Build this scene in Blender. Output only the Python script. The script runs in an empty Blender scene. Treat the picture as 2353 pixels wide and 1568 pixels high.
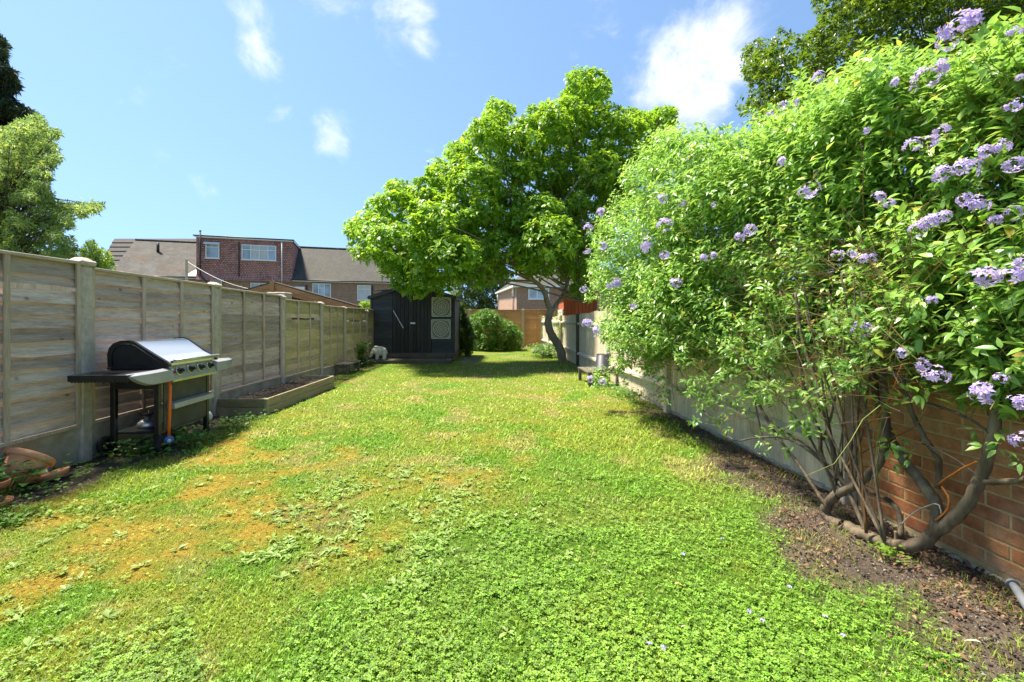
import bpy, bmesh, math, random
import numpy as np
from mathutils import Vector, Matrix, Quaternion

rng = np.random.default_rng(11)
random.seed(5)
scn = bpy.context.scene
COL = scn.collection

# ------------------------------------------------------------------ camera, sky, sun, exposure
F, CX, HY, H = 1045.8, 1176.5, 737.0, 1.26       # focal length and horizon measured on the photograph, eye height
cam_d = bpy.data.cameras.new('camera')
cam = bpy.data.objects.new('camera', cam_d)
COL.objects.link(cam)
cam.location = (0, 0, H)
cam.rotation_euler = (math.radians(90), 0, 0)
cam_d.sensor_width = 36.0
cam_d.lens = 16.0
cam_d.shift_y = -47.0 / 2353.0
cam_d.clip_start = 0.05
cam_d.clip_end = 2000
scn.camera = cam

SUN_DIR = Vector((-0.42, 0.16, 1.0)).normalized()      # towards the sun
SUN_EL = math.asin(SUN_DIR.z)
SUN_AZ = math.atan2(SUN_DIR.x, SUN_DIR.y)              # clockwise from +Y

world = bpy.data.worlds.new('World')
scn.world = world
world.use_nodes = True


def build_world():
    nt = world.node_tree
    N, L = nt.nodes, nt.links
    N.clear()
    out = N.new('ShaderNodeOutputWorld')
    bg = N.new('ShaderNodeBackground')
    bg.inputs['Strength'].default_value = 0.098
    sky = N.new('ShaderNodeTexSky')
    sky.sky_type = 'NISHITA'
    sky.sun_disc = False
    sky.sun_elevation = SUN_EL
    sky.sun_rotation = SUN_AZ
    sky.altitude = 100
    sky.air_density = 1.0
    sky.dust_density = 0.2
    sky.ozone_density = 1.4
    tc = N.new('ShaderNodeTexCoord')
    nrm = N.new('ShaderNodeVectorMath'); nrm.operation = 'NORMALIZE'
    L.new(tc.outputs['Generated'], nrm.inputs[0])
    # a clear-air sky: the white band hugs the horizon, so look a little higher everywhere
    sp = N.new('ShaderNodeSeparateXYZ'); L.new(nrm.outputs[0], sp.inputs[0])
    zz = N.new('ShaderNodeMapRange'); zz.inputs['From Min'].default_value = 0; zz.inputs['From Max'].default_value = 1
    zz.inputs['To Min'].default_value = .29; zz.inputs['To Max'].default_value = 1
    L.new(sp.outputs[2], zz.inputs['Value'])
    cbn = N.new('ShaderNodeCombineXYZ')
    L.new(sp.outputs[0], cbn.inputs[0]); L.new(sp.outputs[1], cbn.inputs[1]); L.new(zz.outputs[0], cbn.inputs[2])
    L.new(cbn.outputs[0], sky.inputs['Vector'])
    # wispy detail
    mp = N.new('ShaderNodeMapping'); mp.inputs['Scale'].default_value = (1, 1, 1.2)
    L.new(nrm.outputs[0], mp.inputs['Vector'])
    n1 = N.new('ShaderNodeTexNoise')
    n1.inputs['Scale'].default_value = 9; n1.inputs['Detail'].default_value = 9; n1.inputs['Roughness'].default_value = 0.6
    n1.inputs['Distortion'].default_value = 0.35
    L.new(mp.outputs[0], n1.inputs['Vector'])
    # cloud banks: (direction, angular radius, density)
    banks = [((1590, 150), 0.16, .98), ((1550, 120), 0.10, .85), ((1650, 180), 0.10, .85), ((930, 35), 0.10, .62), ((760, 5), 0.12, .45), ((965, 90), 0.06, .6),
             ((590, 125), 0.09, .58), ((770, 305), 0.08, .56), ((640, 240), 0.06, .3), ((560, 20), 0.07, .42), ((1400, 60), 0.08, .25)]
    acc = None
    for (px, py), r, dn in banks:
        d = Vector(((px - CX) / F, 1.0, -(py - HY) / F)).normalized()
        dot = N.new('ShaderNodeVectorMath'); dot.operation = 'DISTANCE'
        L.new(nrm.outputs[0], dot.inputs[0]); dot.inputs[1].default_value = d
        mr = N.new('ShaderNodeMapRange'); mr.interpolation_type = 'SMOOTHSTEP'
        mr.inputs['From Min'].default_value = 0; mr.inputs['From Max'].default_value = r
        mr.inputs['To Min'].default_value = dn; mr.inputs['To Max'].default_value = 0
        L.new(dot.outputs['Value'], mr.inputs['Value'])
        if acc is None:
            acc = mr.outputs[0]
        else:
            mx = N.new('ShaderNodeMath'); mx.operation = 'MAXIMUM'
            L.new(acc, mx.inputs[0]); L.new(mr.outputs[0], mx.inputs[1]); acc = mx.outputs[0]
    # density = bank * 1.0 + noise*1.1 - threshold
    a = N.new('ShaderNodeMath'); a.operation = 'MULTIPLY_ADD'
    L.new(n1.outputs['Fac'], a.inputs[0]); a.inputs[1].default_value = 1.9
    L.new(acc, a.inputs[2])
    ramp = N.new('ShaderNodeMapRange'); ramp.interpolation_type = 'SMOOTHSTEP'
    ramp.inputs['From Min'].default_value = 1.15; ramp.inputs['From Max'].default_value = 2.1
    L.new(a.outputs[0], ramp.inputs['Value'])
    tint = N.new('ShaderNodeMix'); tint.data_type = 'RGBA'; tint.blend_type = 'MULTIPLY'
    tint.inputs[0].default_value = 1.0
    L.new(sky.outputs[0], tint.inputs[6]); tint.inputs[7].default_value = (0.93, 1.03, 1.04, 1)
    mix = N.new('ShaderNodeMix'); mix.data_type = 'RGBA'
    L.new(ramp.outputs[0], mix.inputs[0])
    L.new(tint.outputs[2], mix.inputs[6])
    mix.inputs[7].default_value = (5.0, 5.2, 5.5, 1)
    L.new(mix.outputs[2], bg.inputs['Color'])
    L.new(bg.outputs[0], out.inputs['Surface'])


build_world()

sun_d = bpy.data.lights.new('sun', 'SUN')
sun_d.energy = 4.6
sun_d.angle = math.radians(7.0)
sun_d.color = (1.0, 0.95, 0.86)
sun = bpy.data.objects.new('sun', sun_d)
COL.objects.link(sun)
sun.rotation_euler = (-SUN_DIR).to_track_quat('-Z', 'Y').to_euler()

scn.view_settings.view_transform = 'Standard'
scn.view_settings.look = 'None'
scn.view_settings.exposure = 1.5
scn.view_settings.gamma = 1.0
scn.view_settings.use_white_balance = True
scn.view_settings.white_balance_temperature = 6850
scn.view_settings.use_curve_mapping = False
scn.cycles.use_denoising = True
scn.cycles.max_bounces = 8
scn.cycles.transparent_max_bounces = 8
scn.cycles.use_adaptive_sampling = True
scn.cycles.adaptive_threshold = 0.015
scn.cycles.sample_clamp_indirect = 6


# ------------------------------------------------------------------ measuring helpers
def P(px, py, d):
    return Vector(((px - CX) / F * d, d, H - (py - HY) / F * d))


def G(px, py, z=0.0):
    return P(px, py, F * (H - z) / (py - HY))


def PX(px, py, X):
    return P(px, py, X * F / (px - CX))


def project(v):
    return CX + v[..., 0] / v[..., 1] * F, HY - (v[..., 2] - H) / v[..., 1] * F


def fence_x(y):            # inner face line of the left fence
    return -3.897 - 0.0445 * (y - 4.14)


def right_x(y):            # line of the right wall and fence
    return 2.19 - 0.054 * (y - 6.29)


# ------------------------------------------------------------------ numpy noise
_perm = rng.random((512, 512))


def vnoise(x, y, s=1.0, o=0.0):
    x = np.asarray(x, float) * s + o * 17.31 + 100; y = np.asarray(y, float) * s + o * 9.17 + 100
    xi = np.floor(x).astype(int); yi = np.floor(y).astype(int)
    fx = x - xi; fy = y - yi
    fx = fx * fx * (3 - 2 * fx); fy = fy * fy * (3 - 2 * fy)
    a = _perm[xi % 512, yi % 512]; b = _perm[(xi + 1) % 512, yi % 512]
    c = _perm[xi % 512, (yi + 1) % 512]; d = _perm[(xi + 1) % 512, (yi + 1) % 512]
    return (a * (1 - fx) + b * fx) * (1 - fy) + (c * (1 - fx) + d * fx) * fy


def fbm(x, y, s=1.0, o=0.0, n=4):
    t = 0; a = 0.5; w = 0
    for i in range(n):
        t = t + a * vnoise(x, y, s * 2 ** i, o + i * 3.1); w += a; a *= 0.55
    return t / w


def sstep(a, b, x):
    t = np.clip((np.asarray(x, float) - a) / (b - a), 0, 1)
    return t * t * (3 - 2 * t)


# ------------------------------------------------------------------ objects
WM = {}


def tag(o, label=None, cat=None, group=None, kind=None):
    if label: o['label'] = label
    if cat: o['category'] = cat
    if group: o['group'] = group
    if kind: o['kind'] = kind
    return o


def thing(name, label, cat, loc=(0, 0, 0), rz=0.0, group=None):
    o = bpy.data.objects.new(name, None)
    COL.objects.link(o)
    o.empty_display_size = 0.2
    o.location = loc
    o.rotation_euler = (0, 0, rz)
    WM[o] = Matrix.Translation(Vector(loc)) @ Matrix.Rotation(rz, 4, 'Z')
    return tag(o, label, cat, group)


def link(name, me, parent=None, M=None):
    """an object from mesh data; M is its world matrix"""
    o = bpy.data.objects.new(name, me)
    COL.objects.link(o)
    M = M or (WM[parent] if parent else Matrix())
    if parent:
        o.parent = parent
        o.matrix_local = WM[parent].inverted() @ M
    else:
        o.matrix_world = M
    WM[o] = M
    return o


def np_mesh(name, V, Fc, mats, mi=None, colors=None, smooth=False):
    """uniform faces (M,k) numpy arrays -> mesh"""
    me = bpy.data.meshes.new(name)
    V = np.asarray(V, np.float32); Fc = np.asarray(Fc, np.int32)
    n, k = Fc.shape
    me.vertices.add(len(V)); me.vertices.foreach_set('co', V.ravel())
    me.loops.add(n * k); me.loops.foreach_set('vertex_index', Fc.ravel())
    me.polygons.add(n)
    me.polygons.foreach_set('loop_start', np.arange(0, n * k, k, dtype=np.int32))
    try:
        me.polygons.foreach_set('loop_total', np.full(n, k, np.int32))
    except Exception:
        pass
    for m in (mats if isinstance(mats, (list, tuple)) else [mats]):
        me.materials.append(m)
    if mi is not None:
        me.polygons.foreach_set('material_index', np.asarray(mi, np.int32))
    me.polygons.foreach_set('use_smooth', np.full(n, smooth))
    me.update(calc_edges=True)
    if colors is not None:
        at = me.color_attributes.new('Col', 'FLOAT_COLOR', 'POINT')
        c = np.ones((len(V), 4), np.float32); c[:, :3] = colors
        at.data.foreach_set('color', c.ravel())
    me.validate()
    return me


class MB:
    """collects shapes for ONE mesh"""
    def __init__(self):
        self.v = []; self.f = []; self.m = []; self.s = []

    def add(self, verts, faces, mi=0, smooth=False, M=None):
        b = len(self.v)
        for p in verts:
            p = Vector(p)
            self.v.append(M @ p if M else p)
        for f in faces:
            self.f.append([i + b for i in f]); self.m.append(mi); self.s.append(smooth)
        return self

    def box(self, c, s, mi=0, M=None, rot=None, bev=0.0):
        """box centred at c, full size s; with a small chamfer when bev > 0"""
        hx, hy, hz = s[0] / 2, s[1] / 2, s[2] / 2
        T = Matrix.Translation(Vector(c))
        if rot is not None: T = T @ rot.to_4x4()
        if M: T = M @ T
        if bev <= 0:
            vs = [(x * hx, y * hy, z * hz) for x in (-1, 1) for y in (-1, 1) for z in (-1, 1)]
            fs = [(0, 1, 3, 2), (4, 6, 7, 5), (0, 4, 5, 1), (2, 3, 7, 6), (0, 2, 6, 4), (1, 5, 7, 3)]
            return self.add(vs, fs, mi, False, T)
        b = min(bev, hx * .9, hy * .9, hz * .9)
        vs = []; idx = {}
        for sx in (-1, 1):
            for sy in (-1, 1):
                for sz in (-1, 1):
                    for ax in range(3):
                        q = [sx * (hx - b), sy * (hy - b), sz * (hz - b)]
                        q[ax] = (sx, sy, sz)[ax] * (hx, hy, hz)[ax]
                        idx[(sx, sy, sz, ax)] = len(vs); vs.append(tuple(q))
        fs = []
        for ax in range(3):
            o1, o2 = (ax + 1) % 3, (ax + 2) % 3
            for sg in (-1, 1):
                q = []
                for a, bb in ((-1, -1), (1, -1), (1, 1), (-1, 1)):
                    k = [0, 0, 0]; k[ax] = sg; k[o1] = a; k[o2] = bb
                    q.append(idx[(k[0], k[1], k[2], ax)])
                fs.append(q if sg > 0 else q[::-1])
            for a in (-1, 1):
                for bb in (-1, 1):
                    k1 = [0, 0, 0]; k1[ax] = -1; k1[o1] = a; k1[o2] = bb
                    k2 = list(k1); k2[ax] = 1
                    q = [idx[(*k1, o1)], idx[(*k2, o1)], idx[(*k2, o2)], idx[(*k1, o2)]]
                    fs.append(q if a * bb < 0 else q[::-1])
        for sx in (-1, 1):
            for sy in (-1, 1):
                for sz in (-1, 1):
                    q = [idx[(sx, sy, sz, a)] for a in range(3)]
                    fs.append(q if sx * sy * sz > 0 else q[::-1])
        return self.add(vs, fs, mi, False, T)

    def beam(self, a, b, w, h, mi=0, up=(0, 0, 1), bev=0.0):
        a, b = Vector(a), Vector(b)
        x = (b - a); ln = x.length; x = x.normalized()
        y = Vector(up).cross(x)
        if y.length < 1e-4: y = Vector((0, 1, 0)).cross(x)
        y = y.normalized(); z = x.cross(y)
        R = Matrix((x, y, z)).transposed()
        return self.box((a + b) / 2, (ln, w, h), mi, rot=R, bev=bev)

    def tube(self, pts, r, seg=6, mi=0, caps=True, smooth=True):
        pts = [Vector(p) for p in pts]
        n = len(pts)
        rs = r if isinstance(r, (list, tuple)) else [r] * n
        t0 = (pts[1] - pts[0]).normalized()
        u = t0.orthogonal().normalized()
        base = len(self.v)
        for i in range(n):
            t = (pts[min(i + 1, n - 1)] - pts[max(i - 1, 0)]).normalized()
            u = (u - t * u.dot(t)).normalized(); w = t.cross(u)
            for k in range(seg):
                a = 2 * math.pi * k / seg
                self.v.append(pts[i] + (u * math.cos(a) + w * math.sin(a)) * rs[i])
        for i in range(n - 1):
            for k in range(seg):
                k2 = (k + 1) % seg
                self.f.append([base + i * seg + k, base + i * seg + k2, base + (i + 1) * seg + k2, base + (i + 1) * seg + k])
                self.m.append(mi); self.s.append(smooth)
        if caps:
            self.f.append([base + k for k in range(seg)][::-1]); self.m.append(mi); self.s.append(False)
            self.f.append([base + (n - 1) * seg + k for k in range(seg)]); self.m.append(mi); self.s.append(False)
        return self

    def lathe(self, prof, seg=20, mi=0, M=None, smooth=True):
        """prof: (r, z) pairs, axis z"""
        vs = []; fs = []
        for r, z in prof:
            for k in range(seg):
                a = 2 * math.pi * k / seg
                vs.append((max(r, 1e-4) * math.cos(a), max(r, 1e-4) * math.sin(a), z))
        for i in range(len(prof) - 1):
            for k in range(seg):
                k2 = (k + 1) % seg
                fs.append((i * seg + k, i * seg + k2, (i + 1) * seg + k2, (i + 1) * seg + k))
        return self.add(vs, fs, mi, smooth, M)

    def prism(self, poly, a, b, mi=0, M=None, axis='x'):
        """polygon (p, q) extruded from a to b along an axis"""
        n = len(poly)
        def pt(p, q, t):
            return (t, p, q) if axis == 'x' else ((p, t, q) if axis == 'y' else (p, q, t))
        vs = [pt(p, q, a) for p, q in poly] + [pt(p, q, b) for p, q in poly]
        fs = [list(range(n))[::-1], list(range(n, 2 * n))]
        fs += [(i, (i + 1) % n, n + (i + 1) % n, n + i) for i in range(n)]
        return self.add(vs, fs, mi, False, M)

    def mesh(self, name, mats, M=None):
        me = bpy.data.meshes.new(name)
        v = [M @ p for p in self.v] if M else self.v
        me.from_pydata([tuple(p) for p in v], [], self.f)
        for m in (mats if isinstance(mats, (list, tuple)) else [mats]):
            me.materials.append(m)
        me.polygons.foreach_set('material_index', self.m)
        me.polygons.foreach_set('use_smooth', self.s)
        bm = bmesh.new(); bm.from_mesh(me)
        bmesh.ops.recalc_face_normals(bm, faces=bm.faces)
        bm.to_mesh(me); bm.free()
        me.update()
        return me

    def build(self, name, mats, parent=None, local=False):
        """verts are world coordinates unless local (then the parent's)"""
        M = None
        if parent is not None and not local:
            M = WM[parent].inverted()
        return link(name, self.mesh(name, mats, M), parent)


def stuff_part(o):
    o['kind'] = 'stuff'
    return o


# ------------------------------------------------------------------ materials
def new_mat(name):
    m = bpy.data.materials.new(name)
    m.use_nodes = True
    nt = m.node_tree
    nt.nodes.clear()
    out = nt.nodes.new('ShaderNodeOutputMaterial')
    b = nt.nodes.new('ShaderNodeBsdfPrincipled')
    nt.links.new(b.outputs[0], out.inputs['Surface'])
    return m, nt, b, out


def ramp(nt, fac, stops):
    r = nt.nodes.new('ShaderNodeValToRGB')
    e = r.color_ramp.elements
    while len(e) > 1: e.remove(e[-1])
    e[0].position = stops[0][0]; e[0].color = (*stops[0][1], 1)
    for p, c in stops[1:]:
        q = e.new(p); q.color = (*c, 1)
    nt.links.new(fac, r.inputs[0])
    return r.outputs[0]


def coords(nt, kind='pos', scale=(1, 1, 1), jitter=False):
    if kind == 'pos':
        s = nt.nodes.new('ShaderNodeNewGeometry').outputs['Position']
    else:
        s = nt.nodes.new('ShaderNodeTexCoord').outputs['Object']
    mp = nt.nodes.new('ShaderNodeMapping')
    mp.inputs['Scale'].default_value = scale
    nt.links.new(s, mp.inputs['Vector'])
    if jitter:
        oi = nt.nodes.new('ShaderNodeObjectInfo')
        ml = nt.nodes.new('ShaderNodeMath'); ml.operation = 'MULTIPLY'; ml.inputs[1].default_value = 57.0
        nt.links.new(oi.outputs['Random'], ml.inputs[0])
        cb = nt.nodes.new('ShaderNodeCombineXYZ')
        for i in range(3): nt.links.new(ml.outputs[0], cb.inputs[i])
        nt.links.new(cb.outputs[0], mp.inputs['Location'])
    return mp.outputs[0]


def noise(nt, vec, scale, detail=4, rough=0.55, dist=0.0):
    n = nt.nodes.new('ShaderNodeTexNoise')
    n.inputs['Scale'].default_value = scale; n.inputs['Detail'].default_value = detail
    n.inputs['Roughness'].default_value = rough; n.inputs['Distortion'].default_value = dist
    nt.links.new(vec, n.inputs['Vector'])
    return n.outputs['Fac']


def mixc(nt, fac, a, b, mode='MIX'):
    m = nt.nodes.new('ShaderNodeMix'); m.data_type = 'RGBA'; m.blend_type = mode
    for sock, v in ((0, fac), (6, a), (7, b)):
        if hasattr(v, 'default_value') and not isinstance(v, (int, float, tuple)):
            nt.links.new(v, m.inputs[sock])
        elif sock == 0:
            m.inputs[0].default_value = v
        else:
            m.inputs[sock].default_value = (*v, 1)
    return m.outputs[2]


def maprange(nt, v, a, b, c=0.0, d=1.0):
    r = nt.nodes.new('ShaderNodeMapRange')
    r.inputs['From Min'].default_value = a; r.inputs['From Max'].default_value = b
    r.inputs['To Min'].default_value = c; r.inputs['To Max'].default_value = d
    nt.links.new(v, r.inputs['Value'])
    return r.outputs[0]


def bump(nt, b, h, strength=0.3, dist=0.01):
    n = nt.nodes.new('ShaderNodeBump')
    n.inputs['Strength'].default_value = strength; n.inputs['Distance'].default_value = dist
    nt.links.new(h, n.inputs['Height'])
    nt.links.new(n.outputs[0], b.inputs['Normal'])


def mat_simple(name, c1, c2=None, scale=8.0, rough=0.6, spec=0.4, metal=0.0, bmp=0.0, bscale=60.0, kind='pos', stretch=(1, 1, 1), lo=.35, hi=.65, coat=0.0):
    m, nt, b, out = new_mat(name)
    b.inputs['Roughness'].default_value = rough
    b.inputs['Specular IOR Level'].default_value = spec
    b.inputs['Metallic'].default_value = metal
    b.inputs['Coat Weight'].default_value = coat
    c2 = c2 or tuple(x * 0.8 for x in c1)
    v = coords(nt, kind, stretch)
    n = noise(nt, v, scale, 6, 0.6)
    nt.links.new(ramp(nt, n, [(lo, c1), (hi, c2)]), b.inputs['Base Color'])
    if bmp:
        bump(nt, b, noise(nt, v, bscale, 5, 0.65), bmp, 0.01)
    return m


def mat_wood(name, stops, grain=(18, 1.4, 18), algae=None, algae_lo=.52, rough=0.8, knots=True, bmp=0.35, vary=0.35, spec=.25, dirtz=None):
    """weathered wood: long grain, knots, per-board tone, green algae"""
    m, nt, b, out = new_mat(name)
    b.inputs['Roughness'].default_value = rough
    b.inputs['Specular IOR Level'].default_value = spec
    v = coords(nt, 'pos', grain, jitter=True)
    g = noise(nt, v, 1.6, 9, 0.68, 0.25)
    c = ramp(nt, g, stops)
    fine = noise(nt, coords(nt, 'pos', tuple(x * 5 for x in grain), jitter=True), 1.5, 3, .6)
    c = mixc(nt, 0.5, c, ramp(nt, fine, [(.3, (.55, .55, .55)), (.7, (1.25, 1.25, 1.25))]), 'MULTIPLY')
    if knots:
        vo = nt.nodes.new('ShaderNodeTexVoronoi'); vo.inputs['Scale'].default_value = 4.2
        nt.links.new(coords(nt, 'pos', (1, 1, 1.5)), vo.inputs['Vector'])
        k = maprange(nt, vo.outputs['Distance'], 0.05, 0.13, 1.0, 0.0)
        k2 = nt.nodes.new('ShaderNodeMath'); k2.operation = 'MULTIPLY'; k2.inputs[1].default_value = .75
        nt.links.new(k, k2.inputs[0])
        c = mixc(nt, k2.outputs[0], c, tuple(x * 0.45 for x in stops[0][1]))
    oi = nt.nodes.new('ShaderNodeObjectInfo')
    tone = maprange(nt, oi.outputs['Random'], 0, 1, 1 - vary, 1 + vary * .6)
    cb = nt.nodes.new('ShaderNodeCombineXYZ')
    for i in range(3): nt.links.new(tone, cb.inputs[i])
    c = mixc(nt, 1.0, c, cb.outputs[0], 'MULTIPLY')
    if algae:
        big = noise(nt, coords(nt, 'pos', (1, .8, 1.6)), 2.2, 5, .6)
        c = mixc(nt, maprange(nt, big, algae_lo, algae_lo + .2, 0, .75), c, algae)
    nt.links.new(c, b.inputs['Base Color'])
    if bmp: bump(nt, b, g, bmp, 0.012)
    return m


def mat_leaf(name, cols, trans=(0.25, 0.45, 0.03), tw=0.4, rough=0.42, spec=0.45, attr=False, odd=None):
    """leaf: glossy upper cuticle over translucent tissue; hue varies leaf by leaf"""
    m, nt, b, out = new_mat(name)
    gi = nt.nodes.new('ShaderNodeNewGeometry'); oi = nt.nodes.new('ShaderNodeObjectInfo')
    ad = nt.nodes.new('ShaderNodeMath'); ad.operation = 'ADD'
    nt.links.new(gi.outputs['Random Per Island'], ad.inputs[0]); nt.links.new(oi.outputs['Random'], ad.inputs[1])
    fr = nt.nodes.new('ShaderNodeMath'); fr.operation = 'FRACT'; nt.links.new(ad.outputs[0], fr.inputs[0])
    c = ramp(nt, fr.outputs[0], [(i / max(1, len(cols) - 1) * (.96 if odd else 1), q) for i, q in enumerate(cols)] + ([(.975, odd), (1.0, tuple(v * .6 for v in odd))] if odd else []))
    t = mixc(nt, 0.55, c, trans)
    if attr:
        at = nt.nodes.new('ShaderNodeAttribute'); at.attribute_name = 'Col'
        c = mixc(nt, 1.0, c, at.outputs['Color'], 'MULTIPLY')
        t = mixc(nt, 1.0, t, at.outputs['Color'], 'MULTIPLY')
    b.inputs['Roughness'].default_value = rough
    b.inputs['Specular IOR Level'].default_value = spec
    nt.links.new(c, b.inputs['Base Color'])
    tr = nt.nodes.new('ShaderNodeBsdfTranslucent'); nt.links.new(t, tr.inputs['Color'])
    mx = nt.nodes.new('ShaderNodeMixShader'); mx.inputs[0].default_value = tw
    nt.links.new(b.outputs[0], mx.inputs[1]); nt.links.new(tr.outputs[0], mx.inputs[2])
    nt.links.new(mx.outputs[0], out.inputs['Surface'])
    return m


def mat_attr_leaf(name, tw=0.35, rough=0.6, spec=.3):
    """grass and clover: colour of each blade comes with it"""
    m, nt, b, out = new_mat(name)
    at = nt.nodes.new('ShaderNodeAttribute'); at.attribute_name = 'Col'
    b.inputs['Roughness'].default_value = rough; b.inputs['Specular IOR Level'].default_value = spec
    nt.links.new(at.outputs['Color'], b.inputs['Base Color'])
    tr = nt.nodes.new('ShaderNodeBsdfTranslucent')
    nt.links.new(mixc(nt, 1.0, at.outputs['Color'], (1.15, 1.1, .7), 'MULTIPLY'), tr.inputs['Color'])
    mx = nt.nodes.new('ShaderNodeMixShader'); mx.inputs[0].default_value = tw
    nt.links.new(b.outputs[0], mx.inputs[1]); nt.links.new(tr.outputs[0], mx.inputs[2])
    nt.links.new(mx.outputs[0], out.inputs['Surface'])
    return m


def mat_ground(name):
    m, nt, b, out = new_mat(name)
    at = nt.nodes.new('ShaderNodeAttribute'); at.attribute_name = 'Col'
    v = coords(nt, 'pos')
    n = noise(nt, v, 45, 6, .7)
    c = mixc(nt, 1.0, at.outputs['Color'], ramp(nt, n, [(.25, (.45, .45, .42)), (.5, (1, 1, 1)), (.75, (1.45, 1.42, 1.35))]), 'MULTIPLY')
    n2 = noise(nt, v, 160, 3, .7)
    c = mixc(nt, 1.0, c, ramp(nt, n2, [(.3, (.6, .6, .6)), (.7, (1.3, 1.3, 1.3))]), 'MULTIPLY')
    nt.links.new(c, b.inputs['Base Color'])
    b.inputs['Roughness'].default_value = .95; b.inputs['Specular IOR Level'].default_value = .15
    bump(nt, b, n2, .9, .02)
    return m


def mat_tiles(name, c1, c2, c3, sc=(1, 1, 1), bw=.165, rh=.1, moss=None, mortar=(.02, .02, .02), msize=.006, rough=.8, offset=.5, bmp=.6, kind='obj'):
    """courses (brick texture) on local coordinates x along, z up"""
    m, nt, b, out = new_mat(name)
    tc = nt.nodes.new('ShaderNodeTexCoord').outputs['Object']
    sp = nt.nodes.new('ShaderNodeSeparateXYZ'); nt.links.new(tc, sp.inputs[0])
    cb = nt.nodes.new('ShaderNodeCombineXYZ')
    ad = nt.nodes.new('ShaderNodeMath'); ad.operation = 'ADD'
    nt.links.new(sp.outputs[0], ad.inputs[0]); nt.links.new(sp.outputs[1], ad.inputs[1])
    nt.links.new(ad.outputs[0], cb.inputs[0]); nt.links.new(sp.outputs[2], cb.inputs[1])
    br = nt.nodes.new('ShaderNodeTexBrick')
    nt.links.new(cb.outputs[0], br.inputs['Vector'])
    br.inputs['Scale'].default_value = 1.0
    br.inputs['Brick Width'].default_value = bw; br.inputs['Row Height'].default_value = rh
    br.inputs['Mortar Size'].default_value = msize; br.inputs['Mortar Smooth'].default_value = .2
    br.inputs['Color1'].default_value = (*c1, 1); br.inputs['Color2'].default_value = (*c2, 1)
    br.inputs['Mortar'].default_value = (*mortar, 1); br.offset = offset
    br.inputs['Bias'].default_value = 0
    n = noise(nt, coords(nt, 'pos'), .9, 6, .62)
    c = mixc(nt, maprange(nt, n, .45, .62, 0, .75), br.outputs['Color'], c3)
    if moss:
        n2 = noise(nt, coords(nt, 'pos', (1, 1, .6)), .45, 5, .65)
        c = mixc(nt, maprange(nt, n2, .5, .66, 0, .8), c, moss)
    f = noise(nt, coords(nt, 'pos'), 7, 4, .7)
    c = mixc(nt, 1.0, c, ramp(nt, f, [(.3, (.7, .7, .7)), (.7, (1.25, 1.25, 1.25))]), 'MULTIPLY')
    nt.links.new(c, b.inputs['Base Color'])
    b.inputs['Roughness'].default_value = rough; b.inputs['Specular IOR Level'].default_value = .25
    bump(nt, b, br.outputs['Fac'], -bmp, .02)
    return m


def mat_glass(name, tint=(.35, .42, .48), rough=.05):
    m, nt, b, out = new_mat(name)
    b.inputs['Roughness'].default_value = rough
    b.inputs['Specular IOR Level'].default_value = .9
    v = coords(nt, 'pos')
    nt.links.new(ramp(nt, noise(nt, v, 1.1, 3, .5), [(.35, tuple(x * .55 for x in tint)), (.65, tint)]), b.inputs['Base Color'])
    return m


MT = {}
MT['fence'] = mat_wood('weathered_board_wood', [(.25, (.32, .232, .185)), (.45, (.50, .388, .315)), (.62, (.62, .50, .42)), (.8, (.71, .60, .52))], algae=(.48, .39, .23), algae_lo=.56, vary=.36)
MT['fence_far'] = mat_wood('mossy_board_wood', [(.25, (.34, .25, .14)), (.45, (.52, .41, .24)), (.62, (.64, .52, .31)), (.8, (.72, .61, .40))], algae=(.46, .40, .13), algae_lo=.46)
MT['batten'] = mat_wood('batten_wood', [(.25, (.36, .27, .19)), (.5, (.54, .42, .32)), (.8, (.64, .53, .42))], grain=(18, 18, 1.4), algae=(.40, .31, .16), knots=False, vary=.2)
MT['rail'] = mat_wood('rail_wood', [(.25, (.36, .28, .21)), (.5, (.52, .43, .35)), (.8, (.62, .54, .46))], algae=(.28, .25, .13), knots=False, vary=.15)
MT['concrete'] = mat_simple('lichen_concrete', (.60, .51, .42), (.43, .36, .29), 14, .9, .2, bmp=.6, bscale=90)
MT['gravelboard'] = mat_simple('damp_concrete', (.46, .42, .34), (.30, .265, .19), 5, .9, .25, bmp=.5, bscale=80)
MT['close'] = mat_wood('pale_close_board', [(.25, (.48, .37, .24)), (.5, (.65, .54, .38)), (.8, (.74, .65, .50))], grain=(14, 14, 1.2), algae=(.33, .30, .18), algae_lo=.56, knots=False, vary=.16)
MT['close_rail'] = mat_wood('pale_rail', [(.25, (.46, .38, .27)), (.5, (.60, .52, .40)), (.8, (.70, .63, .51))], knots=False, vary=.1)
MT['darkpost'] = mat_wood('dark_post_wood', [(.3, (.06, .045, .03)), (.7, (.13, .10, .07))], grain=(18, 18, 1.4), knots=False, vary=.1)
MT['orange'] = mat_wood('orange_stained_board', [(.25, (.50, .24, .09)), (.5, (.62, .33, .14)), (.8, (.70, .40, .19))], grain=(1.4, 18, 18), knots=False, vary=.15)
MT['orange_batten'] = mat_wood('orange_batten', [(.3, (.52, .27, .11)), (.7, (.66, .38, .18))], grain=(18, 18, 1.4), knots=False, vary=.1)
MT['brick'] = None
MT['shed'] = mat_wood('black_stained_board', [(.25, (.034, .032, .031)), (.5, (.064, .061, .060)), (.8, (.105, .10, .098))], grain=(1.4, 18, 18), knots=False, vary=.3, rough=.6, spec=.35)
MT['shed_v'] = mat_wood('black_stained_door_board', [(.25, (.026, .022, .018)), (.5, (.048, .042, .034)), (.8, (.078, .068, .055))], grain=(18, 18, 1.2), algae=(.05, .045, .02), algae_lo=.62, knots=False, vary=.3, rough=.65, spec=.3)
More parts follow.
